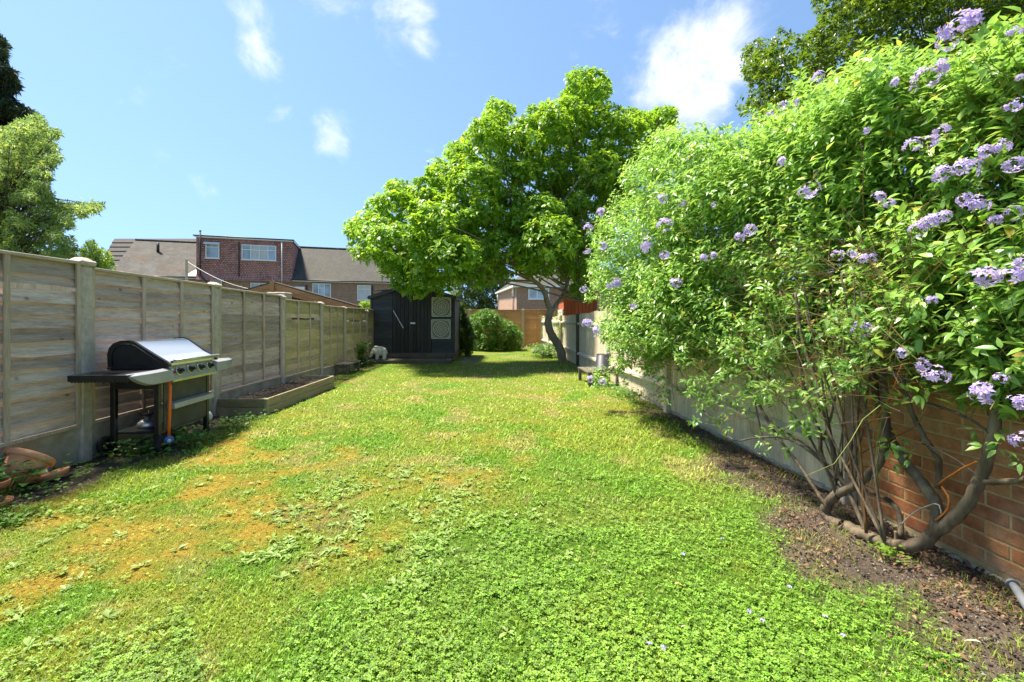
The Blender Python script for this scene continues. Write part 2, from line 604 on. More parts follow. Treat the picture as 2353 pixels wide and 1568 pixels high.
MT['felt'] = mat_simple('roofing_felt', (.045, .045, .047), (.08, .08, .08), 20, .95, .2, bmp=.5, bscale=200)
MT['deckstep'] = mat_wood('worn_sleeper_wood', [(.25, (.07, .055, .035)), (.5, (.14, .115, .08)), (.8, (.22, .19, .14))], grain=(1.4, 18, 18), knots=False, vary=.2)
MT['decking'] = mat_wood('ridged_deck_board', [(.25, (.30, .225, .13)), (.5, (.45, .36, .22)), (.8, (.56, .47, .31))], grain=(6, 1.0, 18), algae=(.25, .24, .10), algae_lo=.52, knots=True, vary=.12)
MT['stool'] = mat_wood('grey_stool_wood', [(.25, (.07, .055, .04)), (.5, (.16, .135, .10)), (.8, (.25, .22, .17))], grain=(10, 1.4, 18), knots=False, vary=.2)
MT['soil'] = mat_simple('dark_soil', (.055, .042, .032), (.12, .095, .07), 30, .98, .1, bmp=1.0, bscale=70)
MT['bark'] = mat_simple('mossy_bark', (.22, .165, .105), (.36, .29, .20), 10, .9, .2, bmp=.9, bscale=45, stretch=(1, 1, .35))
MT['bark_dark'] = mat_simple('dark_bark', (.06, .045, .032), (.13, .105, .075), 10, .9, .15, bmp=.8, bscale=35, stretch=(1, 1, .35))
MT['stem'] = mat_simple('rough_stem_bark', (.075, .056, .036), (.20, .155, .10), 14, .85, .2, bmp=1.0, bscale=42, stretch=(1, 1, .3))
MT['twig'] = mat_simple('brown_twig', (.10, .05, .02), (.19, .10, .035), 12, .8, .2)
MT['twig_green'] = mat_simple('green_twig', (.14, .17, .03), (.2, .2, .05), 12, .6, .3)
MT['orange_twig'] = mat_simple('dead_orange_twig', (.42, .15, .03), (.30, .10, .025), 12, .7, .2)
MT['tree_leaf'] = mat_leaf('tree_leaf', [(.10, .215, .022), (.132, .265, .026), (.105, .23, .028), (.17, .318, .033), (.215, .365, .043)], trans=(.39, .62, .04), tw=.42, rough=.4, attr=True)
MT['bush_leaf'] = mat_leaf('climber_leaf', [(.15, .31, .055), (.21, .40, .075), (.17, .34, .085), (.26, .45, .08), (.33, .52, .10)], trans=(.44, .70, .11), tw=.40, rough=.35, spec=.5, attr=True, odd=(.55, .42, .08))
MT['dark_leaf'] = mat_leaf('conifer_spray', [(.020, .040, .018), (.035, .062, .026), (.028, .048, .028)], trans=(.06, .10, .03), tw=.2, rough=.7, attr=True)
MT['grey_leaf'] = mat_leaf('greygreen_leaf', [(.10, .18, .055), (.14, .24, .065), (.19, .30, .08), (.11, .20, .08)], trans=(.36, .52, .11), tw=.42, rough=.5, attr=True)
MT['lime_leaf'] = mat_leaf('lime_leaf', [(.13, .24, .02), (.18, .30, .03), (.10, .20, .02)], trans=(.36, .55, .03), tw=.4, attr=True)
MT['hedge_leaf'] = mat_leaf('hedge_leaf', [(.05, .14, .018), (.075, .19, .022), (.10, .24, .03)], trans=(.24, .46, .03), tw=.35, rough=.4, attr=True)
MT['big_leaf'] = mat_leaf('dense_tree_leaf', [(.04, .09, .012), (.065, .135, .016), (.05, .11, .014), (.10, .18, .02)], trans=(.26, .42, .02), tw=.4, rough=.35, attr=True)
MT['weed_leaf'] = mat_leaf('weed_leaf', [(.05, .15, .02), (.08, .21, .03), (.11, .25, .04)], trans=(.2, .42, .04), tw=.3, attr=True)
MT['petal'] = mat_leaf('lilac_petal', [(.46, .35, .78), (.56, .45, .86), (.64, .54, .88), (.50, .38, .82)], trans=(.70, .58, .95), tw=.35, rough=.6)
MT['stamen'] = mat_simple('orange_stamen', (.80, .36, .04), (.85, .45, .08), 10, .6)
MT['grass'] = mat_attr_leaf('grass_blade')
MT['clover'] = mat_attr_leaf('clover_leaf', .32, .5, .3)
MT['litter'] = mat_leaf('dead_leaf', [(.15, .08, .04), (.23, .13, .065), (.11, .065, .04), (.33, .21, .11), (.20, .09, .04)], trans=(.3, .18, .08), tw=.15, rough=.8)
MT['ground'] = mat_ground('lawn_soil')
MT['steel'] = mat_simple('brushed_steel', (.86, .85, .83), (.80, .79, .77), 3, .42, .5, .9, bmp=.05, bscale=220, stretch=(1, .05, 1))
MT['steel_dull'] = mat_simple('dull_steel', (.56, .55, .48), (.46, .45, .36), 9, .38, .5, .75)
MT['blacksteel'] = mat_simple('black_enamel', (.012, .012, .013), (.02, .02, .02), 12, .38, .5)
MT['darkpanel'] = mat_simple('dusty_dark_panel', (.045, .046, .046), (.075, .075, .072), 5, .6, .35)
MT['silver'] = mat_simple('silver_paint', (.40, .405, .42), (.34, .345, .36), 8, .38, .5, .35)
MT['greyplastic'] = mat_simple('grey_plastic', (.13, .135, .145), (.17, .175, .185), 8, .5, .4)
MT['orangehose'] = mat_simple('orange_rubber', (.85, .16, .02), (.75, .13, .015), 10, .45, .4)
MT['bluereg'] = mat_simple('blue_enamel', (.035, .11, .28), (.05, .14, .32), 10, .4, .5)
MT['white'] = mat_simple('white_paint', (.78, .78, .76), (.7, .7, .68), 6, .5, .4)
MT['upvc'] = mat_simple('white_upvc', (.80, .81, .82), (.74, .75, .77), 3, .3, .5)
MT['red'] = mat_simple('red_plastic', (.45, .02, .02), (.35, .02, .02), 10, .4)
MT['rubber'] = mat_simple('black_rubber', (.015, .015, .015), (.03, .028, .025), 20, .8, .2)
MT['terracotta'] = mat_simple('terracotta', (.66, .27, .12), (.74, .36, .19), 9, .75, .25, bmp=.2, bscale=60)
MT['terracotta_old'] = mat_simple('stained_terracotta', (.50, .20, .09), (.34, .14, .07), 12, .8, .2, bmp=.3, bscale=60)
MT['stone'] = mat_simple('carved_white_stone', (.84, .80, .70), (.72, .67, .56), 14, .8, .25, bmp=.35, bscale=50)
MT['slate_plastic'] = mat_simple('slate_plastic', (.02, .023, .03), (.03, .034, .042), 8, .5, .4)
MT['rock'] = mat_simple('rough_stone', (.30, .28, .23), (.16, .15, .12), 12, .9, .2, bmp=.8, bscale=40)
MT['gravel'] = mat_simple('grey_gravel', (.28, .27, .25), (.12, .12, .11), 60, .9, .2)
MT['panelart'] = mat_simple('carved_panel', (.70, .65, .47), (.56, .52, .38), 20, .7, .3, bmp=.2, bscale=80)
MT['panelback'] = mat_simple('panel_recess', (.17, .15, .10), (.22, .20, .14), 20, .9, .1)
MT['roof_tile'] = mat_tiles('clay_roof_tile', (.055, .048, .038), (.085, .078, .064), (.105, .10, .088), moss=(.085, .052, .028), mortar=(.06, .052, .045), msize=.012, bw=.17, rh=.085)
MT['roof_grey'] = mat_tiles('grey_roof_tile', (.055, .05, .042), (.085, .078, .065), (.08, .076, .06), moss=(.078, .07, .048), mortar=(.055, .05, .045), msize=.012, bw=.17, rh=.085)
MT['hung_tile'] = mat_tiles('red_hung_tile', (.33, .15, .13), (.50, .27, .235), (.41, .20, .18), mortar=(.06, .03, .028), msize=.022, bw=.22, rh=.17)
MT['house_brick'] = mat_tiles('brown_house_brick', (.24, .13, .09), (.36, .22, .16), (.30, .18, .13), mortar=(.34, .28, .22), msize=.008, bw=.225, rh=.075, bmp=.2)
MT['pink_brick'] = mat_tiles('pink_house_brick', (.42, .24, .17), (.50, .31, .23), (.46, .28, .20), mortar=(.46, .38, .32), msize=.008, bw=.225, rh=.075, bmp=.2)
MT['glass'] = mat_glass('window_glass')
MT['glass_blue'] = mat_glass('sky_window_glass', (.42, .52, .66))
MT['curtain'] = mat_simple('net_curtain', (.62, .63, .66), (.40, .42, .46), 3, .9, .1, stretch=(14, 14, .6))
MT['blackpipe'] = mat_simple('black_pipe', (.02, .02, .022), (.035, .035, .035), 6, .5, .4)
MT['gazebo'] = mat_wood('varnished_gazebo_wood', [(.3, (.30, .15, .06)), (.7, (.45, .25, .11))], grain=(1.5, 8, 8), knots=False, vary=.15, rough=.5)
MT['dark_in'] = mat_simple('timber_and_inner_shade', (.06, .045, .035), (.10, .08, .06), 6, .9, .1)  # gazebo roof timber, and the painted shade of its interior
MT['redshed'] = mat_wood('red_shed_wood', [(.3, (.40, .085, .03)), (.7, (.55, .14, .055))], grain=(12, 12, 1.2), knots=False, vary=.12)
MT['cream_clad'] = mat_wood('cream_cladding', [(.3, (.55, .50, .42)), (.7, (.70, .66, .58))], grain=(2, 2, 12), knots=False, vary=.08)


def mat_brick():
    m, nt, b, out = new_mat('red_wall_brick')
    oi = nt.nodes.new('ShaderNodeObjectInfo')
    c = ramp(nt, oi.outputs['Random'], [(0, (.34, .12, .055)), (.3, (.44, .19, .08)), (.6, (.48, .26, .115)), (.8, (.40, .17, .08)), (1, (.30, .12, .06))])
    n = noise(nt, coords(nt, 'pos'), 16, 6, .65)
    c = mixc(nt, 1.0, c, ramp(nt, n, [(.3, (.65, .62, .6)), (.7, (1.3, 1.25, 1.2))]), 'MULTIPLY')
    n3 = noise(nt, coords(nt, 'pos'), 3, 4, .6)
    c = mixc(nt, maprange(nt, n3, .52, .7, 0, .5), c, (.50, .33, .22))
    nt.links.new(c, b.inputs['Base Color'])
    b.inputs['Roughness'].default_value = .9; b.inputs['Specular IOR Level'].default_value = .2
    bump(nt, b, noise(nt, coords(nt, 'pos'), 90, 4, .7), .5, .008)
    return m


MT['brick'] = mat_brick()
MT['mortar'] = mat_simple('sandy_mortar', (.50, .38, .20), (.40, .29, .13), 25, .95, .1, bmp=.4, bscale=150)


# ------------------------------------------------------------------ ground
SOIL_R = [(0.0, 2.05), (1.2, 1.85), (1.64, 1.74), (2.1, 1.60), (2.7, 1.58), (3.35, 1.68), (4.35, 1.84), (6.5, 2.02), (9, 2.2), (30, 2.2)]
_sy = np.array([a for a, b in SOIL_R]); _sx = np.array([b for a, b in SOIL_R])


def soil_right(x, y):
    """0 on the lawn, 1 on the bare border under the climber"""
    e = np.interp(y, _sy, _sx)
    n = (fbm(x, y, 2.6, 4) - .5) * .9
    n2 = (fbm(x, y, 9, 44) - .5) * .5
    return sstep(-.24, .24, np.asarray(x) - e + n * .8 + n2 * .7)


def soil_left(x, y):
    d = np.asarray(x) - (-3.897 - 0.0445 * (np.asarray(y) - 4.14))
    n = (fbm(x, y, 2.2, 8) - .5) * 1.0
    w = np.interp(y, [0, 2.5, 3.5, 4.5, 6, 9, 14], [.25, .40, .55, .62, .35, .2, .2])
    return sstep(.14, -.14, d - w + n * .5)


def lawn_cols(x, y):
    """albedo of the sward at a place, and how mossy, clovery and weedy it is"""
    x = np.asarray(x, float); y = np.asarray(y, float)
    n1 = fbm(x, y, 1.1, 1); n2 = fbm(x, y, 2.9, 2); n3 = fbm(x, y, .55, 3)
    left = sstep(.6, -1.6, x + (n3 - .5) * 2.0) * sstep(6.5, 3.4, y)
    far_l = sstep(-.8, -2.4, x) * sstep(10, 6, y) * .35
    moss = sstep(.525, .69, n1 * .40 + n2 * .60 + .075 * left + .03 * far_l) * np.clip(left * .95 + .35, 0, 1) * (.45 + .55 * sstep(.35, .6, fbm(x, y, 8, 5)))
    clover = sstep(-1.0, .35, x + (n3 - .5) * 1.4) * sstep(3.7, 2.5, y + (n1 - .5) * 1.2)
    clover = np.maximum(clover, sstep(.53, .62, n2) * .8 * sstep(5, 3, y))
    weed = sstep(.42, .55, fbm(x, y, 1.6, 6)) * np.exp(-(((x + .95) / .85) ** 2 + ((y - 3.0) / .95) ** 2))
    weed = np.clip(weed * 1.5, 0, 1)
    lush = np.stack([.20 + 0 * x, .37 + 0 * x, .035 + 0 * x], -1)
    yel = np.stack([.30 + 0 * x, .40 + 0 * x, .05 + 0 * x], -1)
    dry = np.stack([.47 + 0 * x, .42 + 0 * x, .14 + 0 * x], -1)
    org = np.stack([.50 + 0 * x, .335 + 0 * x, .045 + 0 * x], -1)
    k = sstep(.40, .62, fbm(x, y, 1.7, 11) + .10 * sstep(3, 6, y))[..., None]
    c = lush * (1 - k) + yel * k
    d = (sstep(.56, .68, fbm(x, y, 2.3, 15)) * .7 * (1 - clover))[..., None]
    c = c * (1 - d) + dry * d
    mm = moss[..., None] * .95
    c = c * (1 - mm) + org * mm
    cl = clover[..., None] * (1 - mm)
    c = c * (1 - cl * .75) + np.array([.16, .32, .03]) * cl * .75
    return c, moss, clover, weed


def ground_z(x, y):
    return (fbm(x, y, 1.3, 20) - .5) * .03 * sstep(24, 12, y)


def build_ground():
    ys = np.concatenate([np.arange(0.6, 7, .045), np.arange(7, 24.01, .12)])
    xs = np.arange(-5.0, 3.2, .05)
    X, Y = np.meshgrid(xs, ys)
    Z = ground_z(X, Y)
    sr = soil_right(X, Y); sl = soil_left(X, Y)
    s = np.maximum(sr, sl)
    Z = Z - .012 * s + (fbm(X, Y, 14, 30, 3) - .5) * .03 * s
    c, moss, clover, weed = lawn_cols(X, Y)
    soil = np.array([.125, .095, .07]) * (0.6 + .9 * fbm(X, Y, 7, 31)[..., None])
    bare = sstep(.60, .68, fbm(X, Y, 5, 33))[..., None] * .5 * weed[..., None]
    base = c * .50 * (1 - moss[..., None] * -.3)
    base = base * (1 - bare) + np.array([.16, .12, .08]) * bare
    col = base * (1 - s[..., None]) + soil * s[..., None]
    ny, nx = X.shape
    V = np.stack([X, Y, Z], -1).reshape(-1, 3)
    i = np.arange(ny * nx).reshape(ny, nx)
    Q = np.stack([i[:-1, :-1], i[:-1, 1:], i[1:, 1:], i[1:, :-1]], -1).reshape(-1, 4)
    me = np_mesh('lawn', V, Q, MT['ground'], colors=col.reshape(-1, 3), smooth=True)
    tag(link('lawn', me), 'mossy green lawn running down the garden between the fences', None, None, 'structure')
    # the land beyond, one sheet to the horizon
    mb = MB()
    mb.add([(-700, -40, -.06), (700, -40, -.06), (700, 1200, -.06), (-700, 1200, -.06)], [(0, 1, 2, 3)])
    o = mb.build('ground', mat_simple('neighbour_ground', (.10, .14, .04), (.14, .12, .07), .6, .95, .1))
    tag(o, 'grassy ground of the neighbouring plots beyond the fences', None, None, 'structure')


build_ground()


# ------------------------------------------------------------------ generic leaf scattering
def leaf_template(w=.5, fold=.12, droop=.15, pos=(.28, .62), wd=(.85, 1.0)):
    """8-vertex leaf of unit length along +x, width w, folded on the midrib: verts (8,3), tris (8,3)"""
    a, b = pos
    h = w / 2
    v = np.array([(0, 0, 0),
                  (a, -h * wd[0], fold * h), (a, 0, 0.0), (a, h * wd[0], fold * h),
                  (b, -h * wd[1], fold * h - droop * .35), (b, 0, -droop * .35), (b, h * wd[1], fold * h - droop * .35),
                  (1, 0, -droop)], float)
    f = np.array([(0, 1, 2), (0, 2, 3), (1, 4, 5), (1, 5, 2), (2, 5, 6), (2, 6, 3), (4, 7, 5), (5, 7, 6)], int)
    return v, f


def leaf_small(w=.45, droop=.15):
    """cheap folded leaf of two triangles for far crowns"""
    v = np.array([(0, 0, 0), (.45, -w / 2, .06), (1, 0, -droop), (.45, w / 2, .06)], float)
    return v, np.array([(0, 1, 2), (0, 2, 3)], int)


def leaf_mid(w=.45, fold=.2, droop=.15, at=.5):
    """folded leaf of four triangles"""
    h = w / 2
    v = np.array([(0, 0, 0), (at, -h, fold * h), (at, 0, -droop * .2), (at, h, fold * h), (1, 0, -droop)], float)
    return v, np.array([(0, 1, 2), (0, 2, 3), (1, 4, 2), (2, 4, 3)], int)


def unit(v):
    return v / np.maximum(np.linalg.norm(v, axis=-1, keepdims=True), 1e-9)


def scatter(tmpl, pos, ax, nr, ln, wsc=None, cols=None):
    """copies of a template at pos, x along ax, z along nr; one big vertex and face array"""
    tv, tf = tmpl
    ax = unit(ax); nr = unit(nr - ax * np.sum(nr * ax, -1, keepdims=True)); sd = np.cross(nr, ax)
    wsc = np.ones(len(pos)) if wsc is None else wsc
    ln = np.asarray(ln)
    V = pos[:, None, :] + ln[:, None, None] * (tv[None, :, 0:1] * ax[:, None, :] + (tv[None, :, 1:2] * wsc[:, None, None]) * sd[:, None, :] + tv[None, :, 2:3] * nr[:, None, :])
    n, k = len(pos), len(tv)
    Fc = tf[None] + (np.arange(n) * k)[:, None, None]
    C = None if cols is None else np.repeat(cols, k, axis=0)
    return V.reshape(-1, 3), Fc.reshape(-1, tf.shape[1]), C


def inside(poly, x, y):
    poly = np.asarray(poly, float); r = np.zeros(np.shape(x), bool)
    j = len(poly) - 1
    for i in range(len(poly)):
        xi, yi = poly[i]; xj, yj = poly[j]
        c = ((yi > y) != (yj > y)) & (x < (xj - xi) * (y - yi) / (yj - yi + 1e-12) + xi)
        r ^= c; j = i
    return r


def lobes_in(poly, dfun, thick, rpx, spacing, n_try=6000, inset=.6):
    """lobe centres (world) and radii that fill a crown: the outline says how wide it is, dfun how far, thick how deep"""
    poly = np.asarray(poly, float)
    lo, hi = poly.min(0), poly.max(0)
    q = lo + (hi - lo) * rng.random((n_try, 2))
    r = rpx[0] + (rpx[1] - rpx[0]) * rng.random(n_try)
    ok = inside(poly, q[:, 0], q[:, 1])
    if inset > 0:
        for a in np.linspace(0, 2 * math.pi, 8, endpoint=False):
            ok &= inside(poly, q[:, 0] + math.cos(a) * r * inset, q[:, 1] + math.sin(a) * r * inset)
    q, r = q[ok], r[ok]
    d = np.array([dfun(a, b) for a, b in q]) + thick * rng.random(len(q))
    w = np.stack([(q[:, 0] - CX) / F * d, d, H - (q[:, 1] - HY) / F * d], -1)
    R = r / F * d
    C = np.zeros((len(q), 3)); CR = np.zeros(len(q)); n = 0
    for c, rr in zip(w, R):
        if n and (((C[:n] - c) ** 2).sum(1) < (spacing * (CR[:n] + rr)) ** 2).any(): continue
        C[n] = c; CR[n] = rr; n += 1
    return [(C[i].copy(), float(CR[i])) for i in range(n)]


def shoots_on(lobes, per_m2, poly=None, up=.35, shell=.35, squash=.8, tol=0):
    """shoot tips on the outer part of every lobe: positions and outward directions"""
    PO, DI, DEP = [], [], []
    for c, R in lobes:
        n = max(6, int(per_m2 * 4 * math.pi * R * R))
        d = unit(rng.normal(size=(n, 3)))
        keep = rng.random(n) < np.where(d[:, 2] < -.35, .45, 1.0)
        d = d[keep]
        rad = R * (1 - shell * rng.random(len(d)) ** 1.6)
        p = c + d * rad[:, None] * np.array([1, 1, squash])
        PO.append(p); DI.append(unit(d + np.array([0, 0, up]))); DEP.append(rad / R)
    PO = np.concatenate(PO); DI = np.concatenate(DI); DEP = np.concatenate(DEP)
    if poly is not None:
        px, py = project(PO)
        k = inside(poly, px, py)
        PO, DI, DEP = PO[k], DI[k], DEP[k]
    return PO, DI, DEP


def whorl(PO, DI, k, ln, spread=.75, back=.0, lift=.25, jitter=.25, stem=0.0):
    """k leaves round every shoot tip, facing up"""
    n = len(PO)
    ax0 = np.repeat(DI, k, 0); p = np.repeat(PO, k, 0)
    r = rng.normal(size=(n * k, 3)); side = unit(r - ax0 * np.sum(r * ax0, -1, keepdims=True))
    ax = unit(side * spread + ax0 * (1 - spread) + np.array([0, 0, lift - .25]) + rng.normal(size=(n * k, 3)) * jitter * .4)
    t = rng.random(n * k)
    p = p - ax0 * (t * stem)[:, None] + side * .01
    nr = unit(ax0 * .6 + np.array([0, 0, .9]) + rng.normal(size=(n * k, 3)) * jitter)
    L = ln * (0.5 + .75 * rng.random(n * k)) * (1 - .25 * (1 - t) * (1 if stem else 0))
    return p, ax, nr, L, t


def crown_mesh(name, mat, tmpl, p, ax, nr, L, cols, parent, kind=None):
    V, Fc, C = scatter(tmpl, p, ax, nr, L, None, cols)
    Mi = WM[parent].inverted()
    V = V @ np.array(Mi.to_3x3()).T + np.array(Mi.translation)
    o = link(name, np_mesh(name, V, Fc, mat, colors=C, smooth=True), parent)
    if kind: o['kind'] = kind
    return o


def split_largest(p, L, n=300, cell=14.0, frame=True):
    """indices of the n leaves that show largest: nearest of its picture cell, then by size over distance"""
    px, py = project(p)
    ok = (px > -5) & (px < 2358) & (py > -5) & (py < 1573) & (p[:, 1] > .3)
    idx = np.nonzero(ok)[0]
    key = (px[idx] // cell).astype(int) * 10007 + (py[idx] // cell).astype(int)
    order = np.lexsort((p[idx, 1], key))
    ks = key[order]
    first = np.concatenate([[True], ks[1:] != ks[:-1]])
    front = idx[order[first]]
    s = L[front] / p[front, 1]
    return front[np.argsort(-s)[:n]]


def leaf_parts(parent, tmpl, mat, p, ax, nr, L, cols, n=300):
    """the leaves that show largest, each a part of its own; returns the mask of those left over"""
    big = split_largest(p, L, n)
    tv, tf = tmpl
    meshes = []
    for i in range(4):
        c = np.ones((len(tv), 3)) * (0.85 + .1 * i)
        v = tv.copy(); v[:, 2] *= (.6 + .35 * i)
        meshes.append(np_mesh('leaf', v, tf, mat, colors=c, smooth=True))
    A = unit(ax); N = unit(nr - A * np.sum(nr * A, -1, keepdims=True)); S = np.cross(N, A)
    for q, i in enumerate(big):
        l = float(L[i])
        M = Matrix(((A[i, 0] * l, S[i, 0] * l, N[i, 0] * l, p[i, 0]), (A[i, 1] * l, S[i, 1] * l, N[i, 1] * l, p[i, 1]),
                    (A[i, 2] * l, S[i, 2] * l, N[i, 2] * l, p[i, 2]), (0, 0, 0, 1)))
        link('leaf', meshes[q % 4], parent, M)
    m = np.ones(len(p), bool); m[big] = False
    return m


# ------------------------------------------------------------------ lawn plants
def ground_samples(n, ymin, ymax, power=1.0):
    """places on the garden in the frame and a little beyond it, denser near the camera"""
    u = rng.random(n)
    # pdf ~ y^-power
    if abs(power - 1) < 1e-6:
        y = ymin * (ymax / ymin) ** u
    else:
        a = 1 - power
        y = (ymin ** a + u * (ymax ** a - ymin ** a)) ** (1 / a)
    half = 1.22 * y + .25
    x = (rng.random(n) * 2 - 1) * half
    k = (x > fence_x(y) + .04) & (x < right_x(y) - .03)
    # nothing on the step, planter or under the shed
    k &= ~((y > 6.0) & (y < 8.75) & (x < -3.25))
    k &= ~((y > 13.2) & (x < -1.72) & (y < 16.6))
    return x[k], y[k]


def build_lawn():
    # --- clover: three leaflets
    tv = [(0, 0, 0)]; tf = []
    for i in range(3):
        a = i * 2 * math.pi / 3
        for r, da, z in ((.75, -.62, .10), (1.0, 0, .02), (.75, .62, .10)):
            tv.append((math.cos(a + da) * r, math.sin(a + da) * r, z))
        b = 1 + i * 3
        tf += [(0, b, b + 1), (0, b + 1, b + 2)]
    tm = (np.array(tv, float), np.array(tf))
    x, y = ground_samples(165000, 1.35, 6.0, 1.3)
    c, moss, clover, weed = lawn_cols(x, y)
    s = np.maximum(soil_right(x, y), soil_left(x, y))
    k = rng.random(len(x)) < (clover * (1 - moss * .8) * (.15 + .85 * sstep(.40, .54, fbm(x, y, 4.5, 42))) + .06) * (1 - s) ** 2
    x, y, c = x[k], y[k], c[k]
    n = len(x)
    sz = (.005 + .0065 * rng.random(n)) * np.clip(y / 2.6, 1, 2.2) * (.55 + .95 * fbm(x, y, 3, 40))
    z = ground_z(x, y) + .008 + .026 * rng.random(n) * (.5 + fbm(x, y, 4, 41))
    nr = unit(rng.normal(size=(n, 3)) * .38 + np.array([0, 0, 1]))
    a = rng.random(n) * 6.283
    axv = np.stack([np.cos(a), np.sin(a), np.zeros(n)], -1)
    tone = (.40 + .95 * rng.random(n) * (.7 + .6 * fbm(x, y, 2.2, 47)))[:, None]
    hue = rng.random(n)[:, None]
    cols = (c * .30 + (np.array([.15, .33, .03]) * (1 - hue) + np.array([.29, .46, .07]) * hue) * .70) * tone
    V, Fc, C = scatter(tm, np.stack([x, y, z], -1), axv, nr, sz, None, cols)
    tag(link('clover', np_mesh('clover', V, Fc, MT['clover'], colors=C)), 'low green clover leaves carpeting the near lawn', 'clover', None, 'stuff')

    # --- grass and moss blades
    bt = (np.array([(0, -.06, 0), (0, .06, 0), (.5, -.045, .16), (.5, .045, .16), (1, 0, .12)], float), np.array([(0, 1, 3), (0, 3, 2), (2, 3, 4)]))
    x, y = ground_samples(300000, 1.35, 15.5, 1.55)
    c, moss, clover, weed = lawn_cols(x, y)
    sr = soil_right(x, y); s = np.maximum(sr, soil_left(x, y))
    dens = (1 - .4 * clover) * (1 - s) ** 1.5 + .34 * sr * sstep(.47, .60, fbm(x, y, 4, 50))
    k = rng.random(len(x)) < dens
    x, y, c, moss, s = x[k], y[k], c[k], moss[k], s[k]
    n = len(x)
    ln = (.012 + .021 * rng.random(n) ** 1.5) * np.clip(y / 2.4, 1, 1.9) * (1 - .5 * moss) * (.7 + .7 * fbm(x, y, 3, 51))
    ln = np.where(s > .5, ln * 1.15, ln)
    a = rng.random(n) * 6.283
    lean = .25 + 1.0 * rng.random(n)
    axv = unit(np.stack([np.cos(a) * lean, np.sin(a) * lean, np.clip(.75 - .06 * y, .3, .75)], -1))
    nr = np.stack([-np.cos(a), -np.sin(a), np.full(n, .8)], -1)
    tone = (.7 + .75 * rng.random(n))[:, None]
    cols = c * tone
    straw = rng.random(n) < .03 + .11 * sstep(.5, .64, fbm(x, y, 2.1, 55))
    cols[straw] = np.array([.42, .36, .15]) * tone[straw]
    cols[s > .5] = np.array([.22, .27, .04]) * tone[s > .5]
    z = ground_z(x, y) - .003
    V, Fc, C = scatter(bt, np.stack([x, y, z], -1), axv, nr, ln, (1.0 + .9 * rng.random(n)) * np.clip(y / 4, 1, 2) * np.where(s > .5, .6, 1), cols)
    tag(link('lawn_grass', np_mesh('lawn_grass', V, Fc, MT['grass'], colors=C)), 'short patchy grass and orange moss of the lawn', 'grass', None, 'stuff')

    # --- broad lawn weeds (plantain, dandelion): flat rosettes
    wt = leaf_template(.34, .25, .10, (.35, .68), (.75, 1.0))
    x, y = ground_samples(9000, 1.4, 7.0, 1.2)
    c, moss, clover, weed = lawn_cols(x, y)
    k = rng.random(len(x)) < (weed * .6 + .018 * (x < .3)) * (1 - np.maximum(soil_right(x, y), soil_left(x, y)))
    x, y = x[k], y[k]
    kx = 7
    X = np.repeat(x, kx); Y = np.repeat(y, kx); n = len(X)
    a = rng.random(n) * 6.283
    axv = unit(np.stack([np.cos(a), np.sin(a), .15 + .3 * rng.random(n)], -1))
    nr = np.stack([-np.cos(a) * .2, -np.sin(a) * .2, np.ones(n)], -1) + rng.normal(size=(n, 3)) * .2
    ln = .022 + .035 * rng.random(n)
    h = rng.random(n)[:, None]
    cols = np.array([.18, .29, .05]) * (1 - h) + np.array([.33, .45, .12]) * h
    V, Fc, C = scatter(wt, np.stack([X, Y, ground_z(X, Y) + .008], -1), axv, nr, ln, None, cols * (.8 + .4 * rng.random(n))[:, None])
    tag(link('lawn_weeds', np_mesh('lawn_weeds', V, Fc, MT['clover'], colors=C)), 'broad leaved weeds spread flat in the lawn', 'weeds', None, 'stuff')

    # --- leafy weeds along both borders
    x, y = ground_samples(30000, 1.5, 14.5, 1.0)
    dl = x - fence_x(y)
    pl = sstep(.95, .25, dl + (fbm(x, y, 2.4, 60) - .5) * 1.2) * sstep(.40, .58, fbm(x, y, 3.2, 61)) * np.interp(y, [0, 2.6, 3.0, 3.7, 3.9, 5, 7, 10, 14], [.9, .9, .45, .45, .8, .8, .3, .2, .4])
    pr = sstep(.5, .15, right_x(y) - x) * sstep(.52, .64, fbm(x, y, 2.2, 62)) * .25 * sstep(3, 4, y)
    k = rng.random(len(x)) < np.maximum(pl, pr)
    x, y = x[k], y[k]
    kx = 6
    X = np.repeat(x, kx) + rng.normal(size=len(x) * kx) * .025; Y = np.repeat(y, kx) + rng.normal(size=len(x) * kx) * .025; n = len(X)
    a = rng.random(n) * 6.283
    axv = unit(np.stack([np.cos(a), np.sin(a), .1 + .5 * rng.random(n)], -1))
    nr = np.array([0, 0, 1.0]) + rng.normal(size=(n, 3)) * .35
    ln = .014 + .022 * rng.random(n)
    z = ground_z(X, Y) + .010 + .07 * rng.random(n) * fbm(X, Y, 3, 63)
    h = rng.random(n)[:, None]
    cols = (np.array([.11, .25, .03]) * (1 - h) + np.array([.22, .40, .05]) * h) * (.7 + .6 * rng.random(n))[:, None]
    wt2 = leaf_template(.75, .2, .2, (.3, .65), (.9, .9))
    V, Fc, C = scatter(wt2, np.stack([X, Y, z], -1), axv, nr, ln, None, cols)
    tag(link('border_weeds', np_mesh('border_weeds', V, Fc, MT['clover'], colors=C)), 'leafy green weeds creeping along the foot of the fences', 'weeds', None, 'stuff')

    # --- dead leaves on the bare border
    lt = leaf_template(.5, .5, .35)
    n = 15000
    y = 1.4 + 6.0 * rng.random(n) ** 1.5; x = right_x(y) - .02 - .95 * rng.random(n) ** 1.4
    k = rng.random(n) < soil_right(x, y) * (.12 + .95 * sstep(.42, .6, fbm(x, y, 3.5, 70)))
    x, y = x[k], y[k]; n = len(x)
    axv = unit(rng.normal(size=(n, 3)) * np.array([1, 1, .25])); nr = np.array([0, 0, 1.]) + rng.normal(size=(n, 3)) * .5
